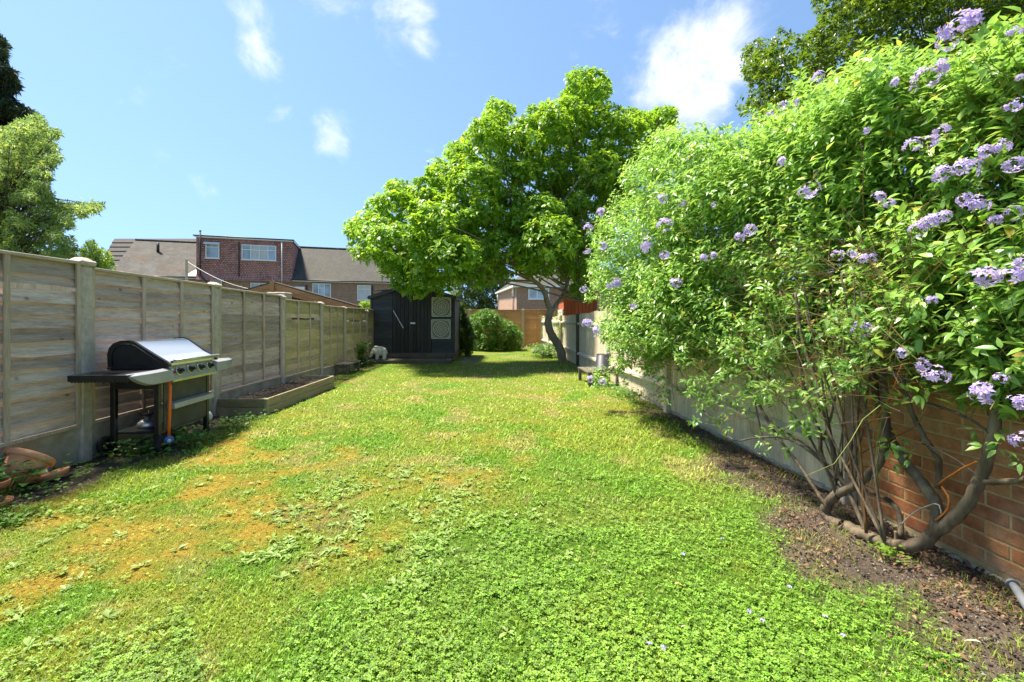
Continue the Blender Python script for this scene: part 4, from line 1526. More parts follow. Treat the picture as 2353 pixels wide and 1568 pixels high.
def stool(name, label, x, y, L, W, hgt, rz, nplank, group=None):
    """low plank bench: planks along x on two end boards"""
    t = thing(name, label, 'bench', (x, y, 0), rz, group)
    pw = W / nplank
    for k in range(nplank):
        MB().box((0, -W / 2 + (k + .5) * pw, hgt - .016), (L, pw - .012, .032), bev=.005).build('plank', MT['stool'], t, local=True)
    for s in (-1, 1):
        for q in (-1, 1):
            MB().box((s * (L / 2 - .05), q * (W / 2 - .045), (hgt - .034) / 2 - .01), (.05, .06, hgt - .014), bev=.004).build('leg', MT['stool'], t, local=True)
        MB().box((s * (L / 2 - .05), 0, hgt - .065), (.035, W - .15, .05), bev=.004).build('crossbar', MT['stool'], t, local=True)
    return t


stool('low_bench', 'low dark plank bench against the left fence before the shed', -4.0, 11.1, .95, .34, .24, math.radians(92), 2)
gb = P(1362, 0, 9.35)
stool('plank_bench', 'low grey plank bench by the right fence under the upturned bucket', 1.62, 9.15, 1.0, .42, .28, math.radians(93), 3)


def build_bucket():
    t = thing('upturned_bucket', 'dark slate grey bucket standing upside down on the plank bench', 'bucket', (1.78, 8.9, .2815))
    MB().lathe([(.165, 0), (.172, 0), (.172, .035), (.160, .04), (.125, .31), (.0, .315)], 26).build('shell', MT['slate_plastic'], t, local=True)
    MB().lathe([(.118, .315), (.122, .325), (.112, .325), (.108, .315)], 26).build('foot_ring', MT['slate_plastic'], t, local=True)
    mb = MB()
    mb.tube([(-.165 * math.cos(a), -.165 * math.sin(a) - .012, .045 - .02 * math.sin(a)) for a in np.linspace(0, math.pi, 12)], .0035, 5)
    mb.build('handle', MT['steel_dull'], t, local=True)


build_bucket()


def build_pots():
    # big pot tipped back against the gravel board
    g = 'terracotta pots by the fence'
    b = G(60, 1112)
    t = thing('tipped_pot', 'large terracotta pot tipped over against the concrete gravel board', 'flower pot', (-3.74, 3.48, 0), 0, g)
    T = Matrix.Translation((-.035, .015, .125)) @ Matrix.Rotation(math.radians(-62), 4, Vector((.55, .83, 0))) @ Matrix.Rotation(math.pi, 4, 'X') @ Matrix.Translation((0, 0, -.10))
    T = Matrix.Translation((0, 0, .128)) @ (Vector((.10, .56, .72)).to_track_quat('Z', 'Y').to_matrix().to_4x4()) @ Matrix.Translation((0, 0, -.11))
    prof = [(0, 0), (.065, 0), (.092, .025), (.115, .07), (.128, .13), (.132, .172)]
    MB().lathe(prof, 30, M=T).build('body', MT['terracotta'], t, local=True)
    MB().lathe([(.132, .172), (.146, .174), (.150, .19), (.150, .215), (.143, .22), (.130, .22), (.126, .17), (.11, .08), (.07, .02), (0, .02)], 30, M=T).build('rim', MT['terracotta'], t, local=True)

    t = thing('clay_saucer', 'terracotta saucer leaning beside the tipped pot', 'saucer', (-3.66, 3.62, 0), 0, 'clay saucers')
    T = Matrix.Translation((0, 0, .03)) @ Matrix.Rotation(.28, 4, Vector((.3, -1, 0)))
    MB().lathe([(0, -.012), (.085, -.012), (.105, .02), (.112, .022), (.112, .012), (.09, -.02), (0, -.02)], 26, M=T).build('dish', MT['terracotta'], t, local=True)

    t = thing('small_pot', 'small stained terracotta pot among the leaves in front of the tipped pot', 'flower pot', (-3.62, 3.17, 0.012), 0, g)
    MB().lathe([(0, 0), (.060, 0), (.078, .085), (.088, .087), (.090, .125), (.080, .128), (.074, .09), (0, .09)], 26).build('body', MT['terracotta_old'], t, local=True)
    MB().lathe([(0, .105), (.04, .108), (.0775, .1)], 18).build('soil', MT['soil'], t, local=True)

    t = thing('cracked_saucer', 'cracked terracotta saucer in front of the small pot', 'saucer', (-3.50, 3.02, 0), 0, 'clay saucers')
    T = Matrix.Translation((0, 0, .02)) @ Matrix.Rotation(-.06, 4, 'X')
    MB().lathe([(0, 0), (.10, 0), (.125, .035), (.132, .036), (.134, .024), (.108, -.012), (0, -.012)], 26, M=T).build('dish', MT['terracotta_old'], t, local=True)
    MB().lathe([(0, .012), (.06, .014), (.104, .006)], 16, M=T).build('soil', MT['soil'], t, local=True)

    # leafy plant growing through them
    t = thing('leafy_weed', 'broad leaved green weed growing up through the terracotta pots', 'plant', (-3.62, 3.25, 0))
    wt = leaf_template(.78, .22, .25, (.3, .65), (.95, .85))
    n = 95
    p = np.array([-3.62, 3.25, .02]) + np.stack([rng.normal(size=n) * .11, rng.normal(size=n) * .16, .04 + .17 * rng.random(n)], -1)
    p[:, 0] = np.maximum(p[:, 0], fence_x(p[:, 1]) + .05)
    a = rng.random(n) * 6.28
    ax = np.stack([np.cos(a), np.sin(a), .1 + .3 * rng.random(n)], -1)
    nr = np.array([0, -.1, 1.]) + rng.normal(size=(n, 3)) * .3
    crown_mesh('leaves', MT['weed_leaf'], wt, p, ax, nr, .035 + .05 * rng.random(n), np.ones((n, 3)), t, 'stuff')
    mb = MB()
    for k in range(14):
        q = p[k * 6]
        mb.tube([(-3.62 + .03 * random.uniform(-1, 1), 3.25 + .05 * random.uniform(-1, 1), 0), tuple(q)], .003, 4)
    stuff_part(mb.build('stems', MT['twig_green'], t))


build_pots()


def weed_clump(label, x, y, sx_, sy_, h, n, ln, mat='weed_leaf', name='weed_clump', wl=.6):
    t = thing(name, label, 'plant', (x, y, 0))
    wt = leaf_template(wl, .2, .2, (.3, .65), (.9, .9))
    p = np.stack([x + rng.normal(size=n) * sx_, y + rng.normal(size=n) * sy_, .02 + h * rng.random(n) ** .8], -1)
    p[:, 0] = np.clip(p[:, 0], fence_x(p[:, 1]) + .03, right_x(p[:, 1]) - .03)
    a = rng.random(n) * 6.28
    ax = np.stack([np.cos(a), np.sin(a), .05 + .5 * rng.random(n)], -1)
    nr = np.array([0, -.1, 1.]) + rng.normal(size=(n, 3)) * .35
    o = crown_mesh('leaves', MT[mat], wt, p, ax, nr, ln * (.6 + .7 * rng.random(n)), np.ones((n, 3)) * (.85 + .3 * rng.random(n))[:, None], t, 'stuff')
    mb = MB()
    for k in range(min(26, n // 5)):
        q = p[rng.integers(n)]
        mb.tube([(q[0] * .4 + x * .6, q[1] * .4 + y * .6, 0), (q[0] * .8 + x * .2, q[1] * .8 + y * .2, q[2] * .6), tuple(q)], .003, 4)
    stuff_part(mb.build('stems', MT['twig_green'], t))
    return t


weed_clump('bushy green weed with jagged leaves under the barbecue wheels', -3.52, 4.33, .16, .10, .11, 170, .05)
weed_clump('bushy green weed at the front leg of the barbecue', -3.22, 4.62, .10, .12, .11, 110, .05)
weed_clump('green weed between barbecue cabinet and planter', -3.30, 5.45, .12, .22, .09, 130, .045)
weed_clump('leafy climber in the corner between left fence and shed', -4.2, 12.7, .08, .18, .62, 620, .075, 'hedge_leaf', 'corner_shrub')
weed_clump('low grey green plant spilling beside the shed step', -4.12, 12.45, .12, .20, .16, 200, .07, 'grey_leaf', 'spreading_plant')
weed_clump('mound of ivy over stones at the foot of the tree', 1.12, 15.6, .26, .42, .42, 1100, .07, 'hedge_leaf', 'ivy_mound')
weed_clump('sparse sapling with pale leaves beside the tree trunk', 1.55, 15.6, .22, .3, 1.55, 320, .085, 'lime_leaf', 'sapling')
weed_clump('small green weed on the bare soil beneath the thick climber stem', 1.98, 2.42, .05, .05, .05, 46, .03, 'lime_leaf')
weed_clump('light green seedling tuft beside the fence foot on bare soil', 1.80, 4.62, .05, .06, .07, 60, .028, 'lime_leaf')
weed_clump('straggly weeds at the foot of the right fence by the bench', 1.86, 7.5, .12, .5, .12, 260, .05)

for i, (px, py, r) in enumerate(((1236, 790, .20), (1232, 806, .13), (1250, 812, .12), (1262, 815, .10))):
    bm = bmesh.new()
    bmesh.ops.create_icosphere(bm, subdivisions=3, radius=1)
    for v in bm.verts:
        q = v.co
        v.co = q * (1 + .5 * (float(fbm(q.x + q.z, q.y - q.z * .6, 1.6, 90 + i)) - .5))
    me = bpy.data.meshes.new('rock'); bm.to_mesh(me); bm.free(); me.materials.append(MT['rock'])
    g = G(px, py + 6)
    o = link('rock', me, None, Matrix.Translation((g.x, g.y, r * .45)) @ Matrix.Diagonal((r * 1.2, r, r * .8, 1)))
    tag(o, ['largest grey stone on the ivy mound near the tree', 'grey stone at the lawn edge of the ivy mound', 'small pale stone below the ivy close to the trunk', 'smallest stone touching the tree trunk foot'][i], 'stone', 'stones by the tree')


# ------------------------------------------------------------------ barbecue
def build_bbq():
    t = thing('gas_barbecue', 'black gas barbecue with closed steel lid and side shelves by the left fence', 'barbecue', (-3.33, 4.36, 0), math.radians(94.9))
    K = dict(parent=t, local=True)
    W, D = .82, .50
    for x in (.0, .79):
        for y in (.06, .45):
            zf = .03 if x < .1 else .0
            MB().box((x, y, (.68 + zf) / 2), (.045, .045, .68 - zf), bev=.004).build('leg', MT['blacksteel'], **K)
    MB().box((0, .255, .645), (.03, .345, .075), bev=.004).build('crossbar', MT['blacksteel'], **K)
    MB().box((.395, .255, .185), (.745, .40, .022), bev=.004).build('bottom_shelf', MT['blacksteel'], **K)
    MB().box((.405, .045, .43), (.70, .012, .47), bev=.003).build('front_panel', MT['darkpanel'], **K)
    MB().box((.80, .255, .43), (.012, .34, .47), bev=.003).build('side_panel', MT['darkpanel'], **K)
    mb = MB()
    mb.prism([(.036, .455), (-.028, .445), (-.034, .395), (-.020, .388), (.036, .405)], .10, .78, axis='x')
    mb.build('door_handle', MT['silver'], **K)
    # firebox
    mb = MB()
    mb.prism([(.03, .80), (.06, .66), (.44, .66), (.49, .80)], .0, W, axis='x')
    mb.box((W / 2, .26, .806), (W + .02, .50, .018), bev=.003)
    mb.build('firebox', MT['blacksteel'], **K)
    # side shelves
    mb = MB()
    mb.box((-.215, .26, .782), (.43, .50, .014), bev=.003)
    for y in (.02, .50): mb.box((-.215, y, .758), (.43, .014, .045))
    mb.box((-.424, .26, .758), (.014, .47, .045))
    for k in range(18): mb.box((-.424 , .035 + k * .026, .735), (.012, .012, .02))
    for k in range(4): mb.box((-.09 - k * .085, .26, .762), (.012, .46, .03))
    mb.build('side_shelf', MT['blacksteel'], **K)
    # curved silver trim in front of the left shelf
    n = 12
    vs = []; fs = []
    for i in range(n + 1):
        u = i / n
        x = -.43 + .47 * u
        y0 = -.005 - .05 * math.sin(min(1, u * 1.6) * math.pi / 2)
        zb = .765 - .085 * math.sin(min(1, u * 2.2) * math.pi / 2)
        zt = .793 + .012 * u
        for (y, z) in ((y0 + .05, zt), (y0, zt - .018), (y0 - .006, zb), (y0 + .03, zb - .012), (y0 + .05, zb)):
            vs.append((x, y, z))
    for i in range(n):
        for k in range(5):
            k2 = (k + 1) % 5
            fs.append((i * 5 + k, i * 5 + k2, (i + 1) * 5 + k2, (i + 1) * 5 + k))
    fs += [tuple(range(5))[::-1], tuple(n * 5 + k for k in range(5))]
    MB().add(vs, fs).build('front_trim', MT['silver'], **K)
    vs2 = []
    for i in range(n + 1):
        u = i / n
        x = .79 + .42 * u
        k = math.sin(min(1, (1 - u) * 1.8) * math.pi / 2)
        y0 = -.01 - .045 * k
        zb = .765 - .075 * k
        for (y, z) in ((y0 + .05, .808), (y0, .79), (y0 - .006, zb), (y0 + .03, zb - .012), (y0 + .05, zb)):
            vs2.append((x, y, z))
    MB().add(vs2, fs).build('front_trim', MT['silver'], **K)
    mb = MB()
    mb.box((1.0, .26, .797), (.40, .47, .014), bev=.003)
    mb.box((1.193, .26, .772), (.014, .47, .045))
    mb.build('side_shelf', MT['silver'], **K)
    # control panel with four knobs
    cp = MB().prism([(.05, .838), (-.005, .835), (-.058, .685), (-.050, .662), (.04, .665)], .045, .785, axis='x').build('control_panel', MT['steel_dull'], **K)
    sl = math.atan2(.053, .15)
    N = Matrix.Rotation(math.pi / 2 + sl * -1, 4, 'X')
    for k, x in enumerate((.155, .335, .505, .675)):
        T = Matrix.Translation((x, -.034, .758)) @ N
        T = T @ Matrix.Scale(1.35, 4)
        kb = MB().lathe([(0, .001), (.026, .001), (.024, .012), (.020, .016), (.0, .017)], 18, M=T).build('knob', MT['blacksteel'], **K)
        MB().lathe([(.026, 0), (.034, .001), (.034, .006), (.027, .008)], 20, M=T).build('bezel', MT['steel_dull'], kb, local=True)
        MB().box((0, 0, .028), (.013, .032, .026), bev=.004, M=T @ Matrix.Rotation(.5, 4, 'Z')).build('grip', MT['blacksteel'], kb, local=True)
    MB().lathe([(0, 0), (.012, 0), (.010, .018), (0, .02)], 12, M=Matrix.Translation((.085, -.036, .752)) @ N).build('ignition_button', MT['red'], **K)
    # lid
    prof = [(.49, .815), (.495, .93), (.480, .99), (.440, 1.035), (.38, 1.058), (.305, 1.062), (.255, 1.045), (.08, .915), (-.005, .868), (-.03, .845), (-.028, .822)]
    mb = MB()
    vs = [(x, y, z) for x in (.025, W - .025) for (y, z) in prof]
    m = len(prof)
    mb.add(vs, [(i, i + 1, m + i + 1, m + i) for i in range(m - 1)], smooth=False)
    lid = mb.build('lid', MT['steel'], **K)
    for a, b in ((-.008, .026), (W - .026, W + .008)):
        pp = [(y + (.012 if y > .2 else -.008), z + (.010 if z > .9 else .004)) for y, z in prof[:-1]] + [(-.05, .835), (-.045, .815)]
        MB().prism(pp, a, b, axis='x').build('end_cap', MT['blacksteel'], lid, local=True)
        # raised rib on the cap
        xx = a - .004 if a < 0 else b + .004
        pts = [(xx, .46, .83), (xx, .462, .95), (xx, .43, 1.01), (xx, .37, 1.032), (xx, .30, 1.034), (xx, .25, 1.015), (xx, .08, .89), (xx, .01, .85)]
        MB().tube(pts, .007, 5).build('rib', MT['blacksteel'], lid, local=True)
    hb = MB().tube([(.03, -.075, .868), (.79, -.075, .868)], .0165, 12).build('handle', MT['steel_dull'], lid, local=True)
    for x in (.07, .75):
        MB().beam((x, -.02, .855), (x, -.075, .868), .028, .02).build('handle_bracket', MT['blacksteel'], lid, local=True)
    # wheels
    for y in (.0, .50):
        T = Matrix.Translation((-.035, y, .086)) @ Matrix.Rotation(math.pi / 2, 4, 'X')
        w = MB().lathe([(.055, -.022), (.075, -.024), (.085, -.014), (.085, .014), (.075, .024), (.055, .022), (.055, -.022)], 28, M=T).build('wheel', MT['rubber'], **K)
        MB().lathe([(0, -.014), (.02, -.020), (.054, -.008), (.054, .008), (.02, .020), (0, .014)], 20, M=T).build('hub', MT['blacksteel'], w, local=True)
    MB().tube([(-.035, -.01, .086), (-.035, .51, .086)], .008, 8).build('axle', MT['blacksteel'], **K)
    # hose and regulator
    MB().tube([(.05, .02, .67), (.025, -.03, .655), (.012, -.045, .62), (.008, -.045, .5), (.004, -.042, .3), (.0, -.040, .15)], .0135, 10).build('gas_hose', MT['orangehose'], **K)
    T = Matrix.Translation((-.01, -.045, .115)) @ Matrix.Rotation(math.radians(-48), 4, 'Z') @ Matrix.Rotation(math.pi / 2, 4, 'X')
    rg = MB().lathe([(0, -.022), (.03, -.022), (.044, -.006), (.044, .006), (.03, .022), (0, .024)], 24, M=T).build('regulator', MT['bluereg'], **K)
    T2 = Matrix.Translation((-.01, -.045, .115)) @ Matrix.Rotation(math.radians(-62), 4, 'Z') @ Matrix.Rotation(math.pi / 2, 4, 'X')
    MB().lathe([(0, .026), (.016, .026), (.016, .02)], 16, M=T).build('regulator_cap', MT['white'], rg, local=True)
    # small burner standing on the bottom shelf
    T = Matrix.Translation(WM[t] @ Vector((.22, .30, .197)))
    g = thing('camping_stove', 'small shiny gas stove on the bottom shelf of the barbecue', 'stove', tuple(T.translation))
    MB().lathe([(0, 0), (.075, 0), (.085, .01), (.082, .045), (.05, .07), (.02, .075), (.02, .10), (0, .10)], 22).build('canister', MT['steel'], g, local=True)
    MB().lathe([(.018, .10), (.03, .115), (.05, .12), (.05, .13), (.02, .13), (0, .125)], 18).build('burner', MT['blacksteel'], g, local=True)
    for k in range(3):
        a = k * 2.1
        MB().beam((.02 * math.cos(a), .02 * math.sin(a), .115), (.075 * math.cos(a), .075 * math.sin(a), .145), .004, .012).build('prong', MT['blacksteel'], g, local=True)
    # pale ball behind the right leg
    b = P(473, 0, 5.62)
    mb = MB()
    mb.lathe([(.072 * math.sin(a), .072 - .072 * math.cos(a)) for a in np.linspace(.02, math.pi - .02, 16)], 22)
    o = link('garden_ball', mb.mesh('garden_ball', MT['stone']), None, Matrix.Translation((b.x, 5.62, 0.0)))
    tag(o, 'pale round ball lying behind the right leg of the barbecue', 'ball')


build_bbq()


def build_pipe_end():
    t = thing('drain_pipe_end', 'grey plastic pipe end resting on the soil against the brick wall', 'pipe', (2.14, 2.0, 0))
    pts = [P(2322, 1338, 2.02), P(2334, 1352, 1.98), P(2352, 1380, 1.90), P(2380, 1420, 1.80)]
    MB().tube(pts, [.012, .016, .018, .018], 12).build('pipe', MT['greyplastic'], t)
    MB().tube([pts[0], pts[0].lerp(pts[1], .5)], [.018, .023], 12).build('collar', MT['greyplastic'], t)


build_pipe_end()


# ------------------------------------------------------------------ houses beyond the fences
class Local:
    """wall line seen through two picture columns: maps columns and rows of the photograph onto the facade"""
    def __init__(self, p0, p1):
        self.x0, self.y0 = p0
        d = Vector((p1[0] - p0[0], p1[1] - p0[1])).normalized()
        self.dx, self.dy = d.x, d.y
        self.rz = math.atan2(d.y, d.x)

    def u(self, px, v=0.0):
        x0, y0 = self.x0 - self.dy * v, self.y0 + self.dx * v
        k = (px - CX) / F
        return (k * y0 - x0) / (self.dx - k * self.dy)

    def z(self, u, py, v=0.0):
        y = self.y0 + u * self.dy + v * self.dx
        return H - (py - HY) / F * y


def window(parent, u0, u1, z0, z1, v, lights, glass='glass', curtain=None, fw=.07, transom=None, sub=False, open_top=None):
    """white frame proud of the wall, panes set back; lights: fractions of the mullions"""
    mb = MB()
    wd, hg = u1 - u0, z1 - z0
    um, zm = (u0 + u1) / 2, (z0 + z1) / 2
    for z in (z0 + fw / 2, z1 - fw / 2): mb.box((um, v - .03, z), (wd, .08, fw))
    for u in (u0 + fw / 2, u1 - fw / 2): mb.box((u, v - .03, zm), (fw, .08, hg - 2 * fw - .004))
    for q in lights: mb.box((u0 + wd * q, v - .028, zm), (fw * .95, .08, hg - 2 * fw - .004))
    w = mb.build('window', MT['upvc'], parent, local=True)
    if transom:
        for (a, b) in transom[1]:
            MB().box((u0 + wd * (a + b) / 2, v - .030, z0 + hg * transom[0]), (wd * (b - a) - fw, .07, fw * .9)).build('transom', MT['upvc'], w, local=True)
    qs = [0] + list(lights) + [1]
    for i in range(len(qs) - 1):
        a, b = u0 + wd * qs[i] + fw * .5, u0 + wd * qs[i + 1] - fw * .5
        g = glass[i] if isinstance(glass, (list, tuple)) else glass
        MB().box(((a + b) / 2, v - .008, zm), (b - a, .012, hg - fw * 1.4)).build('pane', MT[g], w, local=True)
    MB().box((um, v - .06, z0 - .045), (wd + .12, .16, .06)).build('sill', MT['upvc'], w, local=True)
    return w


def build_terrace():
    A = Local((-31.2, 40.5), (-14.42, 45.9))
    t = thing('terraced_house', 'long brick terrace with mossy roof and big red tile hung dormer', 'house', (A.x0, A.y0, 0), A.rz)
    K = dict(parent=t, local=True)
    ua, ub = A.u(257) , A.u(905)
    ze, zr, vr = 5.12, 9.0, 4.5
    MB().box(((ua + ub) / 2, 3.5, ze / 2 - .1), (ub - ua, 7.0, ze + .2)).build('wall', MT['house_brick'], **K)
    ud0, ud1 = A.u(452), A.u(672)
    def slope(a, b, name, mat, v0=-.32, zlow=None):
        zz = ze + .08 if zlow is None else zlow
        s = (zr - (ze + .08)) / (vr + .32)
        v0z = zz
        mb = MB()
        vs = [(a, v0, v0z), (b, v0, v0z), (b, vr, zr), (a, vr, zr), (a, v0, v0z - .12), (b, v0, v0z - .12), (b, vr, zr - .12), (a, vr, zr - .12)]
        mb.add(vs, [(0, 1, 2, 3), (7, 6, 5, 4), (0, 4, 5, 1), (1, 5, 6, 2), (3, 7, 4, 0)])
        return mb.build(name, mat, **K)
    slope(ua - .1, ud0 + .02, 'roof', MT['roof_tile'])
    slope(ud1 - .02, ub, 'roof', MT['roof_grey'])
    mb = MB()
    mb.add([(ua - .1, vr, zr), (ub, vr, zr), (ub, 9.2, ze), (ua - .1, 9.2, ze)], [(0, 1, 2, 3)])
    mb.build('rear_roof', MT['roof_grey'], **K)
    MB().tube([(ua - .1, vr, zr + .02), (ub, vr, zr + .02)], .11, 8).build('ridge', MT['roof_grey'], **K)
    mb = MB(); mb.add([(ua + .02, 0, ze), (ua + .02, 7, ze), (ua + .02, vr, zr - .15)], [(0, 1, 2)]); mb.build('gable_end', MT['house_brick'], **K)
    # gutter and fascia along the eaves
    MB().box(((ud1 + ub) / 2, -.30, ze - .02), (ub - ud1 + .2, .05, .16)).build('fascia', MT['upvc'], **K)
    MB().tube([(ud1 - .1, -.38, ze + .02), (ub, -.38, ze + .02)], .06, 6).build('gutter', MT['blackpipe'], **K)
    MB().box(((ua + ud0) / 2, -.30, ze - .02), (ud0 - ua, .05, .16)).build('fascia', MT['upvc'], **K)
    MB().tube([(ua, -.38, ze + .02), (ud0, -.38, ze + .02)], .06, 6).build('gutter', MT['blackpipe'], **K)
    # dormer
    zd = 8.86
    vd = vr - .1
    mb = MB()
    mb.box(((ud0 + ud1) / 2, vd / 2 - .06, (ze - .02 + zd) / 2 + .04), (ud1 - ud0, vd + .12, zd - ze - .06))
    dm = mb.build('dormer', MT['hung_tile'], **K)
    # flared skirt of the hanging tiles over the wall head
    mb = MB()
    mb.prism([(-.42, ze - .16), (-.10, ze + .45), (-.10, ze - .10)], ud0, ud1, axis='x'); mb.build('tile_skirt', MT['hung_tile'], dm, local=True)
    MB().box(((ud0 + ud1) / 2, vd / 2 - .1, zd + .10), (ud1 - ud0 + .30, vd + .40, .09)).build('flat_roof', MT['felt'], dm, local=True)
    MB().box(((ud0 + ud1) / 2, -.25, zd - .0), (ud1 - ud0 + .2, .05, .13)).build('fascia', MT['upvc'], dm, local=True)
    MB().tube([(ud0 - .2, -.32, zd + .10), (ud1 + .1, -.32, zd + .08)], .06, 6).build('gutter', MT['blackpipe'], dm, local=True)
    MB().box((ud1 + .13, vd / 2, zd - .0), (.05, vd, .13)).build('fascia', MT['upvc'], dm, local=True)
    v = -.12
    def W(px0, px1, py0, py1, lights, **kw):
        u0, u1 = A.u(px0), A.u(px1)
        um = (u0 + u1) / 2
        return window(kw.pop('on', t), u0, u1, A.z(um, py1), A.z(um, py0), kw.pop('v', -.02), lights, **kw)
    w = W(474, 505.5, 560, 594, [], glass='glass_blue', v=-.16, transom=(.74, [(0, 1)]))
    u0, u1 = A.u(471), A.u(506)
    zt = A.z(u0, 559)
    MB().beam((u0 - .03, -.34, zt - .02), (u1 + .03, -.34, zt - .02), .03, .30, up=(0, 1, .8)).build('open_vent', MT['upvc'], w, local=True)
    W(556.5, 635.5, 564.5, 598.5, [.26, .505, .76], glass=['glass', 'curtain', 'curtain', 'glass_blue'], v=-.16, transom=(.66, [(0, .26), (.26, .505), (.505, .76), (.76, 1)]))
    W(484, 510, 643, 664, [], transom=(.6, [(0, 1)]), v=-.02)
    W(576, 640, 651, 690, [.3, .66], glass='glass')
    W(718, 760.5, 652, 686, [.33, .64], glass=['glass', 'glass_blue', 'glass'], transom=(.70, [(.33, .64)]))
    W(821, 852, 656, 690, [], glass='curtain', transom=(.74, [(0, 1)]))
    # pipes
    def pipe(name, px, py0, py1, v, r, mat, par=t):
        u = A.u(px, v)
        MB().tube([(u, v, A.z(u, py0, v)), (u, v, A.z(u, py1, v))], r, 8).build(name, MT[mat], par, local=True)
    pipe('soil_pipe', 460, 530, 633, -.34, .065, 'blackpipe')
    u = A.u(460, -.34)
    MB().lathe([(.09, 0), (.09, .12), (.06, .14)], 10, M=Matrix.Translation((u, -.34, A.z(u, 533, -.34)))).build('vent_cowl', MT['blackpipe'], **K)
    MB().tube([(u, -.34, A.z(u, 632)), (u + .25, -.40, A.z(u, 641)), (u + .55, -.42, A.z(u, 649))], .06, 8).build('pipe_bend', MT['blackpipe'], **K)
    pipe('downpipe', 549, 556, 640, -.20, .045, 'blackpipe')
    pipe('vent_pipe', 647.5, 556, 650, -.36, .042, 'upvc')
    pipe('downpipe', 735 - 30, 655, 690, -.12, .05, 'blackpipe')
    pipe('downpipe', 856, 657, 700, -.12, .06, 'blackpipe')
    # roof vent on the left slope, lead apron at the dormer foot
    vv = 2.9; u = A.u(363, vv); zz = ze + .08 + (vv + .32) * (zr - ze - .08) / (vr + .32)
    MB().tube([(u, vv, zz - .1), (u, vv, zz + .85)], .12, 10).build('roof_vent', MT['blackpipe'], **K)
    MB().add([(ud0 - .9, -.25, ze + .13), (ud0 - .02, -.25, ze + .13), (ud0 - .02, .55, ze + .84), (ud0 - .25, .5, ze + .80)], [(0, 1, 2, 3)]).build('lead_apron', MT['white'], **K)
    MB().box((A.u(690), -.22, A.z(A.u(690), 663)), (.85, .25, .28), bev=.03).build('wall_lamp', MT['upvc'], **K)


build_terrace()


def build_ribbed_house():
    """only its ribbed roof looks over the left end of the terrace"""
    t = thing('neighbour_house', 'house with pale ribbed roof tiles behind the left end of the terrace', 'house', (-55, 66, 0))
    K = dict(parent=t, local=True)
    Y = 66
    def q(px, py, d): return Vector(P(px, py, d)) - Vector((-55, 66, 0))
    b = q(225, 640, 66)
    MB().box((1.0, 4, 3.0), (14, 7.6, 6.0)).build('wall', MT['house_brick'], **K)
    z0, z1 = 5.9, H - (548.5 - HY) / F * 70
    rows = 11
    for k in range(rows):
        u0, u1 = k / rows, (k + 1) / rows
        y0, y1 = -.4 + 4.6 * u0, -.4 + 4.6 * u1
        za, zb = z0 + (z1 - z0) * u0, z0 + (z1 - z0) * u1
        MB().add([(-6.3, y0 - .05, za + .12), (8.3, y0 - .05, za + .12), (8.3, y1, zb + .02), (-6.3, y1, zb + .02), (-6.3, y0 - .05, za - .1), (8.3, y0 - .05, za - .1), (8.3, y1, zb - .1), (-6.3, y1, zb - .1)],
                 [(0, 1, 2, 3), (0, 4, 5, 1), (1, 5, 6, 2), (0, 3, 7, 4), (2, 6, 7, 3)]).build('tile_course', pale_tile, **K)
    MB().add([(-6.3, 4.2, z1), (8.3, 4.2, z1), (8.3, 8.6, z0), (-6.3, 8.6, z0)], [(0, 1, 2, 3)]).build('rear_roof', pale_tile, **K)


pale_tile = mat_simple('pale_concrete_tile', (.15, .13, .115), (.11, .095, .08), 6, .8, .2)
build_ribbed_house()


